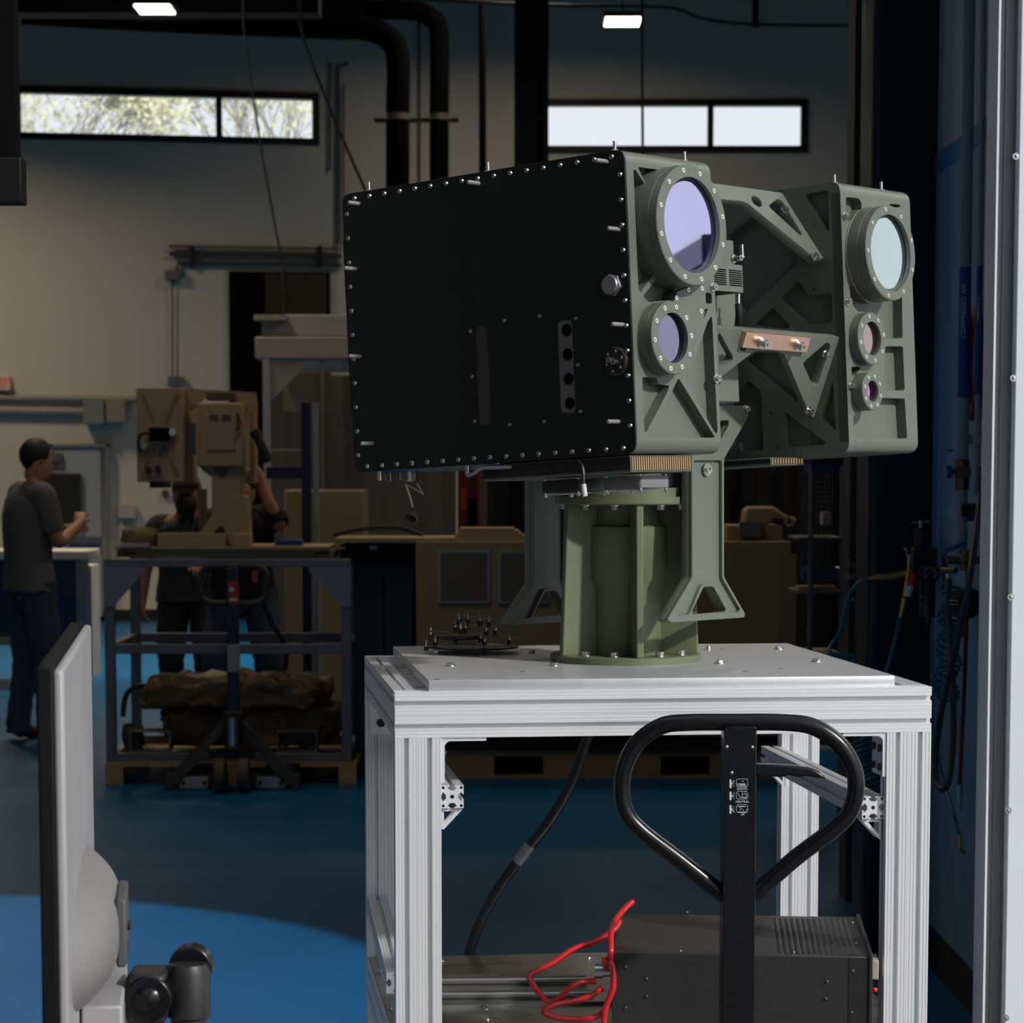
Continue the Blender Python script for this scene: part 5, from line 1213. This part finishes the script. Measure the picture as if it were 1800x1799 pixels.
for s in (-1, 1):
    q = [(408 + s*14, 1262), (408 + s*8, 1275), (408 + s*90, 1376), (408 + s*118, 1388), (408 + s*118, 1372)]
    pp = [at(*c, FY + .12) for c in q]
    MB().prism([(p.z, p.x) for p in pp], 1, FY + .10, FY + .16).build('side_brace', mat('grey_green', (.055, .065, .055), .5), fj, I4)
    x0_, x1_ = sorted((408 + s*10, 408 + s*118))
    BX('fork_base', (x0_, 1388), (x1_, 1362), FY + .12, .08, mat('grey_green', (0, 0, 0)), fj)
    x0_, x1_ = sorted((408 + s*43, 408 + s*92)); o_ = BX('step_plate', (x0_, 1387), (x1_, 1367), FY + .10, .02, mat('galv_plate', (.34, .38, .42), .5, .3), fj, .002)
    for xx in (x0_ + 6, x1_ - 6): MB().cyl(at(xx, 1377, FY + .095), at(xx, 1377, FY + .11), .009).build('plate_hole', VOID, o_, I4)
    c = at(408 + s*20.5, 1366, FY); MB().cyl((c.x - .026, c.y, .086), (c.x + .026, c.y, .086), .086, n=32).build('steer_wheel', mat('tan_tyre', (.08, .07, .055), .7), fj, I4, bevel=.006)
    MB().box((at(408 + s*70, 0, FY).x - .08, FY + .15, .06), (at(408 + s*70, 0, FY).x + .08, FY + 1.3, .11)).build('fork', DARKM, fj, I4)
BX('axle_block', (366, 1335), (446, 1322), FY, .1, DARKM, fj)
# ------------------------------------------------------------------ crates and bench right of the cart
KY = 13.2
cr = empty('tan_crate', (at(1060, 0, KY).x, KY + .5, 0), 'long tan shipping crate on a skid behind the aluminium cart', 'crate')
zf = .0
k0_, k1_ = at(728, 0, KY).x, at(1400, 0, KY).x; zk = at(0, 952, KY).z; zsk = at(0, 1302, KY).z
MB().box((k0_, KY, zsk + .02), (k1_, KY + 1.0, zk)).build('crate_body', CRATE, cr, I4, bevel=.006)
fk = []
for q in ((868, 957), (1168, 1257)): fk.append(rect(at(q[0], 0, KY).x, at(q[1], 0, KY).x, at(0, 1364, KY).z, at(0, 1330, KY).z))
me_ = plate(rect(k0_ + .05, k1_ - .02, .0, zsk), fk, .9); MB().mesh(me_, AX((0, KY, 0), X_, Z_, -Y_)).build('crate_skid', CRATE, cr, I4, smooth=0)
MB().box((k0_ + .1, KY + .3, .02), (k1_ - .1, KY + .34, zsk)).build('skid_core', VOID, cr, I4)
BX('crate_band', (740, 1320), (1395, 1302), KY - .01, .02, DARKM, cr)
for q in (((770, 1061), (861, 968)), ((876, 1061), (965, 968))):
    a, c = at(*q[0], KY - .02), at(*q[1], KY - .02)
    fo_ = MB().mesh(plate(rect(a.x, c.x, a.z, c.z), [rect(a.x + .012, c.x - .012, a.z + .012, c.z - .012)], .02), AX((0, KY - .01, 0), X_, Z_, -Y_)).build('panel_frame', mat('frame_silver', (.28, .31, .34), .4, .6), cr, I4, smooth=0)
    MB().box((a.x + .012, KY - .012, a.z + .012), (c.x - .012, KY - .008, c.z - .012)).build('inset_panel', mat('inset_brown', (.12, .105, .085), .6), fo_, I4)
BX('crate_edge', (1366, 1290), (1400, 975), KY - .015, .02, mat('crate_edge', (.26, .19, .105), .7), cr)
bt_ = BX('plywood_board', (590, 951.5), (930, 946), KY + .02, .5, WOOD, None, **tg('long thin plywood board lying across the crate and the black case', 'board'))
zbd = at(0, 946, KY + .02).z + .001
for k, (x0_, x1_) in enumerate(((800, 926), (803, 917), (806, 912), (808, 904))):
    h = .011; BX('wooden_plank', (x0_, 940), (x1_, 939), KY + .05, .3, WOOD, None, **tg(['lowest of the four pale slats stacked on the plywood board', 'second lowest pale slat in the stack on the plywood board', 'second highest pale slat in the stack on the plywood board', 'topmost of the pale slats stacked on the plywood board'][k], 'wood slat', 'pale slats stacked on the board'))
    o_ = bpy.data.objects[[o.name for o in bpy.data.objects if o.name.startswith('wooden_plank')][-1]]
    zc_ = o_.data.vertices; mn = min(v.co.z for v in zc_); mx_ = max(v.co.z for v in zc_)
    for v in zc_: v.co.z = zbd + k*(h + .0015) + (h if v.co.z > (mn + mx_)/2 else 0)
cb_ = empty('steel_cabinet', (at(665, 0, 13.35).x, 13.6, 0), 'dark teal steel cabinet between the work cart and the tan crate', 'cabinet')
TC = mat('teal_cabinet', (.012, .035, .045), .5, .2)
a, c = at(617, 0, 13.35).x, at(722, 0, 13.35).x
MB().box((a, 13.35, 0), (c, 13.95, at(0, 996, 13.35).z)).build('cabinet_body', TC, cb_, I4, bevel=.006); MB().box(((a + c)/2 - .003, 13.345, .05), ((a + c)/2 + .003, 13.352, at(0, 1005, 13.35).z)).build('door_seam', VOID, cb_, I4)
cs = empty('black_case', (at(660, 0, 13.3).x, 13.5, at(0, 996, 13.35).z), 'black instrument case with small labels on top of the teal cabinet', 'case')
zc0 = at(0, 996, 13.35).z + .001
MB().box((at(592, 0, 13.3).x, 13.3, zc0), (at(728, 0, 13.3).x, 13.8, at(0, 958, 13.3).z)).build('case_body', BLACKM, cs, I4, bevel=.006)
BX('case_label', (587, 961), (597, 956), 13.295, .004, WHITET, cs) if False else BX('case_label', (650, 966), (662, 960), 13.295, .006, WHITET, cs)
BX('case_label', (597, 966), (607, 961), 13.295, .006, WHITET, cs)
MB().tube([at(586, 940, 13.6), at(640, 930, 13.6), at(700, 928, 13.6), at(745, 942, 13.6)], .012, smooth=5).build('power_cable', RUBBER, **tg('black cord lying on the plywood board end above the case', 'cord'))
MB().box((at(1288, 0, KY).x, KY + .1, zk + .001), (at(1388, 0, KY).x, KY + .5, at(0, 925, KY).z)).build('cardboard_box', CRATE, **tg('open cardboard box on the right end of the tan crate', 'box'), bevel=.004)
BX('grey_tray', (1300, 943), (1337, 918), KY + .05, .04, mat('grey_plastic', (.13, .14, .16), .6), None, **tg('small grey tray leaning on the cardboard box', 'tray'))
tl = empty('tan_nozzle', at(1360, 905, KY + .2), 'tan moulded cover with a round nozzle end lying on the cardboard box', 'cover')
pp = [at(*q, KY + .2) for q in ((1304, 924), (1308, 898), (1315, 891), (1358, 891), (1372, 901), (1388, 909), (1384, 916), (1360, 912), (1345, 924))]
MB().prism([(p.z, p.x) for p in pp], 1, KY + .12, KY + .34).build('cover_shell', TAN, tl, I4, bevel=.012)
p = at(1389, 917, KY + .12); MB().lathe([(.026, -.03), (.026, .03), (.015, .03), (.015, -.03)], p, (.3, 1, 0), 20, closed=True).build('nozzle_ring', TAN, tl, I4)
# red cabinet
rd = empty('red_cabinet', (at(822, 0, 15).x, 15.2, 1.0), 'red steel cabinet with an orange tag behind the stacked slats', 'cabinet')
MB().box((at(803, 0, 15).x, 15, 0), (at(842, 0, 15).x, 15.3, at(0, 812, 15).z)).build('cabinet_body', mat('cabinet_red', (.16, .008, .010), .45), rd, I4, bevel=.01)
BX('orange_tag', (810, 898), (820, 858), 14.99, .012, mat('tag_orange', (.40, .05, .012), .6), rd); BX('dark_window', (822, 925), (839, 875), 14.99, .012, VOID, rd); BX('dark_window', (823, 860), (838, 840), 14.99, .012, mat('dull_window', (.05, .02, .02), .6), rd)
# dark curtains that close off the background behind the crate
def curtain(name, x0, x1, yt, Y, m, label, amp=.05, n=90, zb=0.02, cat='curtain'):
    a, c = at(x0, 0, Y).x, at(x1, 0, Y).x; zt = at(0, yt, Y).z; b = MB(); v = []
    for i in range(n+1):
        t = i/n; x = a + (c - a)*t; y = Y + amp*math.sin(t*(c - a)*14) + amp*.4*math.sin(t*(c - a)*37 + 1)
        v += [(x, y, zb), (x, y, zt), (x, y + .012, zb), (x, y + .012, zt)]
    f = []
    for i in range(n): k = i*4; f += [(k, k+4, k+5, k+1), (k+2, k+3, k+7, k+6), (k+1, k+5, k+7, k+3), (k, k+2, k+6, k+4)]
    f += [(0, 1, 3, 2), (n*4, n*4+2, n*4+3, n*4+1)]
    return b.add(v, f).build(name, m, smooth=80, **tg(label, cat))
curtain('welding_curtain', 855, 1440, 700, 16.2, BLACKM, 'black welding curtain hanging behind the tan crate')
curtain('dark_screen', 610, 800, 700, 18.6, mat('brown_screen', (.035, .025, .017), .8), 'dark brown folding screen inside the clear curtain enclosure', .02, cat='screen')
# clear curtain enclosure
EYQ = 17.6
en = empty('clean_booth', (at(560, 0, EYQ).x, EYQ + 1, 0), 'white-topped booth with clear plastic curtains behind the work cart', 'booth')
BLW = mat('booth_white', (.30, .32, .34), .6, 0, .1, 2)
BX('booth_roof', (448, 632), (800, 592), EYQ, 2.4, mat('booth_cream', (.30, .29, .27), .6), en, .01); BX('booth_hood', (460, 592), (800, 553), EYQ + .2, 1.8, BLW, en, .01)
BX('booth_clutter', (446, 562), (502, 553), EYQ + .1, .2, mat('clutter', (.33, .30, .24), .7, 0, .5, 30), en)
xq = at(456, 0, EYQ).x; MB().box((xq, EYQ, 0), (xq + .05, EYQ + .05, at(0, 632, EYQ).z)).build('booth_post', BLW, en, I4)
xq = at(558, 0, EYQ).x; MB().box((xq, EYQ + .02, 0), (xq + .025, EYQ + .045, at(0, 632, EYQ).z)).build('booth_post', mat('dull_post', (.10, .10, .10), .5), en, I4)
pp = [at(*q, EYQ + .03) for q in ((466, 634), (545, 634), (466, 716))]
MB().prism([(p.z, p.x) for p in pp], 1, EYQ + .03, EYQ + .036).build('folded_curtain', mat('milky_sheet', (.26, .25, .27), .5), en, I4)
CLEAR = mat('clear_plastic', (.55, .53, .50), .12, alpha=.10, spec=.8)
a, c = at(468, 0, EYQ).x, at(930, 0, EYQ).x; v = []; n = 120
for i in range(n+1):
    x = a + (c - a)*i/n; y = EYQ - .03 + .035*math.sin(x*11) + .02*math.sin(x*29); v += [(x, y, .05), (x, y, at(0, 634, EYQ).z), (x, y + .004, .05), (x, y + .004, at(0, 634, EYQ).z)]
f = []
for i in range(n): k = i*4; f += [(k, k+4, k+5, k+1), (k+2, k+3, k+7, k+6)]
MB().add(v, f).build('clear_curtain', CLEAR, en, I4, smooth=80)
BX('wooden_chest', (498, 722), (650, 660), 19.6, .5, mat('amber_wood', (.20, .12, .045), .7), None, **tg('amber wooden chest up on the rack inside the clear booth', 'chest'))
for k, (x0_, x1_, yt, yb, m, lb) in enumerate(((470, 556, 790, 1060, BLACKM, 'low black equipment rack at the left inside the clear booth'), (560, 592, 724, 1060, VOID, 'tall narrow black rack beside the dull post in the booth'), (594, 660, 716, 1060, mat('charcoal', (.02, .02, .02), .7), 'wide charcoal rack at the right inside the clear booth'))):
    a, c = at(x0_, 0, 19.4).x, at(x1_, 0, 19.4).x; MB().box((a, 19.4, 0), (c, 19.95, at(0, yt, 19.4).z)).build('equipment_rack', m, bevel=.01, **tg(lb, 'rack', 'racks inside the booth'))
BX('tan_carton', (500, 952), (640, 862), 16.6, .5, CRATE, None, bevel=.01, **tg('large tan carton in front of the clear booth', 'carton')); 
o_ = bpy.data.objects['tan_carton']; zmn = min(v.co.z for v in o_.data.vertices)
for v in o_.data.vertices:
    if v.co.z < zmn + .01: v.co.z = 0
# blue lift post
bp_ = empty('blue_lift_mast', (at(541, 0, 14.3).x, 14.4, 0), 'navy blue upright mast with bright edge right of the tan turret', 'mast')
BX('mast_post', (531, 955), (545, 708), 14.3, .08, mat('mast_navy', (.006, .012, .05), .4), bp_)
o_ = bpy.data.objects['mast_post']; zmn = min(v.co.z for v in o_.data.vertices)
for v in o_.data.vertices:
    if v.co.z < zmn + .01: v.co.z = 0
a, c = at(545, 0, 14.29).x, at(553, 0, 14.29).x; MB().box((a, 14.29, 0), (c, 14.38, at(0, 708, 14.3).z)).build('mast_edge', mat('mast_silver', (.28, .34, .42), .4, .3), bp_, I4)
BX('cross_arm', (468, 842), (531, 822), 14.34, .05, mat('mast_navy', (0, 0, 0)), bp_)
# ------------------------------------------------------------------ back wall fittings
YD = YW(130)
W = YD - .27
def wflat(name, q0, q1, m, label, cat, dep):
    a, c = loc(BWL, 1, -dep, *q0), loc(BWL, 1, -dep, *q1)
    return MB().box((a.x, -dep, max(0, a.z)), (c.x, -.002, c.z)).build(name, m, None, BWL, **tg(label, cat))
def wb(name, q0, q1, m, label, cat, dep=.12, grp=None, **k): return BX(name, q0, q1, YW(min(q0[0], q1[0])) - dep, dep, m, None, **tg(label, cat, grp), **k)
DRM = mat('door_grey', (.33, .36, .38), .5)
do = BX('door_1', (80, 1084), (176, 786), YD - .05, .05, DRM, None, kind='structure')
BX('door_handle', (118, 956), (176, 944), YD - .11, .05, GREYS, do); BX('door_closer', (82, 811), (108, 797), YD - .13, .08, GREYS, do)
fr_ = MB(); a, c = at(76, 0, YD - .05).x, at(181, 0, YD - .05).x; zt = at(0, 781, YD - .05).z
fr_.box((a, YD - .08, 0), (a + .03, YD + .01, zt)).box((c - .03, YD - .08, 0), (c, YD + .01, zt)).box((a, YD - .08, zt - .03), (c, YD + .01, zt)).build('trim_6', mat('door_frame', (.20, .21, .22), .5), **STRUCT)
wflat('dark_cover', (60, 925), (142, 833), mat('black_sheet', (.010, .010, .008), .7, 0, .3, 8), 'black sheet covering the door window', 'cover', .14) 
wb('exit_sign', (-14, 686), (17, 661), mat('exit_face', (.6, .55, .5), .5), 'illuminated red and white exit sign on the wall at the left edge', 'sign', .10)
es = bpy.data.objects['exit_sign']
RED_E = mat('exit_red', (.8, .05, .04), .5, emit=(1, .06, .05), estr=.12)
p = at(1, 673.5, YW(-14) - .106); text('EXIT', .135, RED_E, 'sign_lettering', es, AX(p, X_, Z_, -Y_), ext=.004)
CDT = mat('conduit', (.10, .095, .085), .6, .3)
def wtube(name, pts, r, label, m=CDT, cat='conduit', grp='wall conduits', Y=None, sm=0):
    return MB().tube([at(*q, YW(q[0]) - .05) for q in pts], r, n=8, smooth=sm).build(name, m, **tg(label, cat, grp))
wtube('wall_pipe', [(-30, 699), (240, 702)], .035, 'upper horizontal pipe along the wall above the door', mat('wall_pipe', (.30, .29, .26), .6), 'pipe')
wtube('wall_pipe', [(-30, 721), (146, 724)], .045, 'lower horizontal pipe ending at the wall boxes', mat('wall_pipe', (0, 0, 0)), 'pipe')
wb('wall_box', (146, 745), (182, 704), mat('box_grey', (.20, .20, .18), .6), 'grey electrical box above the door, left of a pair', 'electrical box', .22, 'boxes above the door')
wb('wall_box', (185, 742), (219, 702), mat('box_tan', (.26, .23, .17), .6), 'tan electrical box above the door, right of a pair', 'electrical box', .22, 'boxes above the door')
wtube('conduit', [(297, 433), (600, 438)], .014, 'topmost thin conduit of the horizontal run above the black opening')
wtube('conduit', [(297, 446), (600, 450)], .022, 'middle conduit of the horizontal run above the black opening', mat('conduit_dark', (.05, .048, .045), .6))
wtube('conduit', [(312, 478), (312, 462), (600, 466)], .022, 'lowest conduit bending down to the small wall box', mat('conduit_dark', (0, 0, 0)))
wtube('conduit', [(303, 490), (303, 662)], .010, 'thin vertical conduit between the two small wall boxes')
for x in (337, 562): wb('conduit_strut', (x - 3, 470), (x + 3, 432), DARKM, 'short dark strut clamping the conduits, %s' % ('left one' if x < 400 else 'right one'), 'strut', .09, 'conduit struts')
wb('outlet_box', (290, 491), (318, 475), GREYS, 'small grey outlet box at the left end of the conduits', 'electrical box', .10); wb('outlet_box', (295, 680), (322, 662), GREYS, 'small grey outlet box just above the tan turret', 'electrical box', .10)
wtube('conduit', [(580, 110), (580, 300)], .014, 'thin vertical conduit right of the left window, leftmost')
wtube('conduit', [(612, 112), (594, 116), (594, 430)], .018, 'vertical conduit right of the left window, bent at its top')
wtube('conduit', [(604, 150), (604, 430)], .010, 'thinnest vertical conduit right of the left window')
bo = MB(); a, c = at(409, 640, YD - .05), at(580, 479, YD - .05)
wflat('dark_opening', (408, 1084), (580, 479), VOID, 'tall black doorway panel on the back wall behind the booth', 'panel', .04)
a, c = loc(BWL, 1, -.06, 466, 552), loc(BWL, 1, -.06, 574, 482); MB().box((a.x, -.06, a.z), (c.x, -.045, c.z)).build('amber_panel', mat('amber_dark', (.045, .028, .010), .6, 0, .4, 2), None, BWL, **tg('dim amber cloth inside the tall black doorway', 'cloth'))
wb('dispenser', (208, 911), (238, 889), mat('dispenser_white', (.42, .40, .36), .5), 'white wall dispenser right of the grey door', 'dispenser', .12)
MB().cyl(at(291, 868, YW(291) - .05), at(291, 868, YW(291)), .04).build('wall_dial', OLDB, **tg('small round dial on the wall below the tan housing', 'dial'))
# blue tool carts behind the standing person
tc_ = empty('blue_cart', (at(80, 0, 19).x, 19.3, .15), 'navy blue tool cart with white top behind the standing person', 'tool cart')
BX('cart_body', (-60, 1112), (133, 985), 19, .6, mat('cart_navy', (.006, .014, .06), .4), tc_, .01); BX('cart_top', (-60, 985), (150, 969), 18.98, .66, mat('cart_white', (.40, .39, .37), .6), tc_, .01)
BX('cart_shelf', (-60, 1135), (133, 1120), 19, .6, mat('cart_shelf', (.14, .16, .18), .5), tc_)
for x in (-40, 110): 
    p = at(x, 1150, 19.1); MB().cyl((p.x - .03, p.y, .09), (p.x + .03, p.y, .09), .09).box((p.x - .035, p.y - .03, .09), (p.x + .035, p.y + .03, at(0, 1133, 19).z)).build('cart_caster', GREYS, tc_, I4)
BX('white_carton', (134, 1085), (160, 995), 19.75, .4, mat('cart_white', (0, 0, 0)), None, **tg('white printed carton at the right end of the blue cart', 'carton'))
o_ = bpy.data.objects['white_carton']; zmn = min(v.co.z for v in o_.data.vertices)
for v in o_.data.vertices:
    if v.co.z < zmn + .01: v.co.z = 0
# ------------------------------------------------------------------ overhead: ducts, pole, cables, sprinkler pipe
DB = mat('duct_black', (.0025, .0025, .003), .9, spec=.05)
def duct(pts, r, label, Y):
    P = [at(*q, Y) for q in pts]; e = empty('black_duct', P[-1], label, 'duct', 'black overhead ducts')
    MB().tube(P, r, smooth=5, n=20).build('duct_run', DB, e, I4)
    p = at(pts[-1][0], 206, Y); MB().cyl(p + V((0, 0, .03)), p - V((0, 0, .03)), r*1.05, n=20).build('duct_band', mat('band_metal', (.30, .27, .2), .4, .8), e, I4)
    MB().box((p.x - r*2, p.y + r*.6, p.z - .03), (p.x + r*2, p.y + r*.6 + .12, p.z)).build('duct_bracket', DARKM, e, I4)
duct([(40, 22), (300, 36), (540, 46), (640, 50), (682, 66), (699, 100), (699, 200), (699, 300), (699, 420), (699, 560)], .115, 'black duct bending down from the ceiling, left of two', 24.9)
duct([(40, 0), (420, 8), (600, 16), (720, 18), (758, 32), (772, 62), (772, 200), (772, 300), (772, 420), (772, 560)], .095, 'black duct bending down from the ceiling, right of two', 25.4)
MB().tube([at(737, y, YW(737) - .03) for y in (20, 600)], .014, n=8).build('conduit', mat('brass_pipe', (.14, .11, .07), .5, .4), **tg('thin brownish pipe between the two black ducts', 'conduit', 'wall conduits'))
MB().tube([V((at(847, 0, 25).x, 25, ZC)), at(848, 120, 25), V((at(849, 0, 25).x, 25, 0))], .036, n=12).build('black_pole', DB, **tg('slim black vertical pole between the ducts and the steel column', 'pole'))
MB().tube([at(q[0], q[1], 23) for q in ((560, -12), (900, 7), (1120, 11), (1190, 16), (1240, 34), (1330, 43), (1500, 45))], .016, smooth=4, n=8).build('sprinkler_pipe', mat('rusty_pipe', (.06, .03, .02), .6), **tg('thin rusty brown pipe running below the ceiling at the upper right', 'pipe'))
MB().box((at(1322, 0, 23).x, 23, at(0, 48, 23).z), (at(1334, 0, 23).x, 23.04, ZC)).build('pipe_hanger', DARKM, **tg('dark hanger bracket holding the rusty pipe', 'hanger'))
bm2 = MB(); a = at(25, 17, 24.0); c = at(640, 62, 25.2); zz_ = a.z
d = V((c.x - a.x, 1.2, 0)); n2 = V((-d.y, d.x, 0)).normalized()*.2
a2 = V((a.x - d.x*.6, a.y - d.y*.6, zz_)); c2 = V((c.x, c.y, zz_))
bm2.add([a2, c2, c2 + n2, a2 + n2] + [V((p.x, p.y, ZC)) for p in (a2, c2, c2 + n2, a2 + n2)], [(0, 1, 2, 3), (4, 5, 6, 7), (0, 1, 5, 4), (1, 2, 6, 5), (2, 3, 7, 6), (3, 0, 4, 7)]).build('trim_7', VOID, **STRUCT)
CB = mat('cable_dark', (.02, .02, .02), .6)
MB().tube([V((at(420, 0, 18).x, 18, ZC)), at(428, 45, 18), at(440, 140, 18), at(462, 280, 18), at(498, 475, 18), at(499, 560, 18)], .008, n=6).build('hanging_cable', CB, **tg('thin dark cable slanting down across the left window', 'cable', 'overhead cables'))
MB().tube([V((at(505, 0, 16).x, 16, ZC)), at(527, 45, 16), at(548, 110, 16), at(590, 215, 16), at(640, 330, 16), at(680, 430, 16)], .010, n=6).build('hanging_cable', CB, **tg('dark cable slanting down from the ceiling to behind the green turret', 'cable', 'overhead cables'))
MB().tube([V((at(1129, 0, 18).x, 18, ZC)), at(1129, -30, 18), at(1129, 150, 18), at(1131, 420, 18)], .010, smooth=2, n=6).build('hanging_cable', CB, **tg('vertical dark cable crossing the right window', 'cable', 'overhead cables'))
# ------------------------------------------------------------------ shelving and lettered post at the right
sr = empty('wire_shelving', (at(1462, 0, 11.4).x, 11.6, 0), 'wire shelving with parts bins and a blue cylinder behind the dark post', 'shelving')
a, c = at(1436, 0, 11.4).x, at(1492, 0, 11.4).x
for x in (a, c): MB().cyl((x, 11.42, 0), (x, 11.42, at(0, 820, 11.4).z), .012).build('shelf_post', GREYS, sr, I4)
for y in (945, 1040, 1150):
    z = at(0, y, 11.4).z; MB().box((a - .06, 11.4, z - .012), (c, 11.8, z)).build('shelf_board', mat('shelf_grey', (.16, .15, .13), .6), sr, I4)
wm_ = MB()
for i in range(9): x = a + (c - a)*i/8; wm_.cyl((x, 11.78, at(0, 1000, 11.4).z), (x, 11.78, at(0, 830, 11.4).z), .003, n=5)
for i in range(16): z = at(0, 830 + i*9, 11.4).z; wm_.cyl((a, 11.78, z), (c, 11.78, z), .003, n=5)
wm_.build('wire_mesh', GREYS, sr, I4)
z = at(0, 1010, 11.4).z; MB().cyl((a - .03, 11.5, z), (c + .02, 11.5, z), .032).build('blue_cylinder', mat('steel_blue', (.05, .13, .22), .3, .3), **tg('steel blue cylinder lying on the wire shelving', 'cylinder'))
zsh = at(0, 945, 11.4).z
BX('parts_bin', (1446, 923), (1461, 901), 11.5, .1, mat('bin_cream', (.42, .40, .34), .6), None, **tg('small cream parts bin on the wire shelving', 'bin'))
MB().box((a - .05, 11.42, at(0, 1040, 11.4).z + .001), (c - .02, 11.6, at(0, 1040, 11.4).z + .02)).build('wood_offcut', WOOD, **tg('pale wood offcut on the lower board of the wire shelving', 'wood offcut'))
MB().box((a, 11.45, at(0, 830, 11.4).z), (c, 11.7, at(0, 815, 11.4).z)).build('blue_tarp', mat('blue_plastic', (0, 0, 0)), **tg('folded blue sheet on top of the wire shelving', 'sheet'))
curtain('dark_backdrop', 1436, 1560, 700, 14.6, mat('deep_brown', (.022, .018, .015), .8), 'dark brown curtain behind the wire shelving', .03)
tb_ = bpy.data.objects['trim_3']
for s, q, z in (('4 JUST', (1499, 993), .024), ('WOLF', (1497, 1015), .030), ('A.D', (1500, 1054), .030)):
    p = at(q[0] + 6, q[1], 9.399); text(s, z, WHITET, 'post_lettering', tb_, AX(p, X_, Z_, -Y_), ext=.0004)
for x in (1492, 1510): BX('post_tape', (x - 2, 845), (x + 2, 824), 9.395, .004, mat('tape_cream', (.26, .27, .22), .6), tb_)
# ------------------------------------------------------------------ trees outside the left window
TRM = mat('bark', (.26, .23, .20), .9); LFM = mat('spring_leaves', (.62, .62, .44), .8, 0, .2, 3)
def tree(px, Y, seed, label):
    rs = random.Random(seed); base = at(px, 800, Y); e = empty('tree', (base.x, Y, 0), label, 'tree', 'trees outside the window')
    b = MB(); lf = []
    def grow(p, d, ln, r, k):
        q = p + d*ln; b.cyl(p, q, r, r*.72, n=6, caps=False)
        if k == 0:
            for _ in range(12): lf.append(q + V((rs.gauss(0, .16), rs.gauss(0, .16), rs.gauss(0, .14))))
            return
        for _ in range(3 if k > 1 else 4):
            nd = (d + V((rs.uniform(-.75, .75), rs.uniform(-.5, .5), rs.uniform(-.25, .45)))).normalized(); grow(q, nd, ln*.72, r*.62, k-1)
        if k < 5:
            for _ in range(5): lf.append(q + V((rs.gauss(0, .35), rs.gauss(0, .35), rs.gauss(0, .3))))
    grow(V((base.x, Y, 0)), V((0, 0, 1)), Y*.068, .055, 5)
    b.build('trunk', TRM, e, I4, smooth=60)
    l = MB()
    for p in lf:
        a1_ = V((rs.gauss(0, 1), rs.gauss(0, 1), rs.gauss(0, 1))).normalized()*.06; a2_ = a1_.orthogonal().normalized()*.038
        l.add([p - a1_, p + a2_, p + a1_, p - a2_], [(0, 1, 2, 3)])
    l.build('crown', LFM, e, I4, smooth=0)
tree(120, 36, 3, 'budding tree seen through the left part of the window'); tree(330, 44, 8, 'budding tree near the middle of the window'); tree(500, 52, 12, 'budding tree at the right end of the left window')
tree(215, 62, 21, 'budding tree standing farther back behind the others')
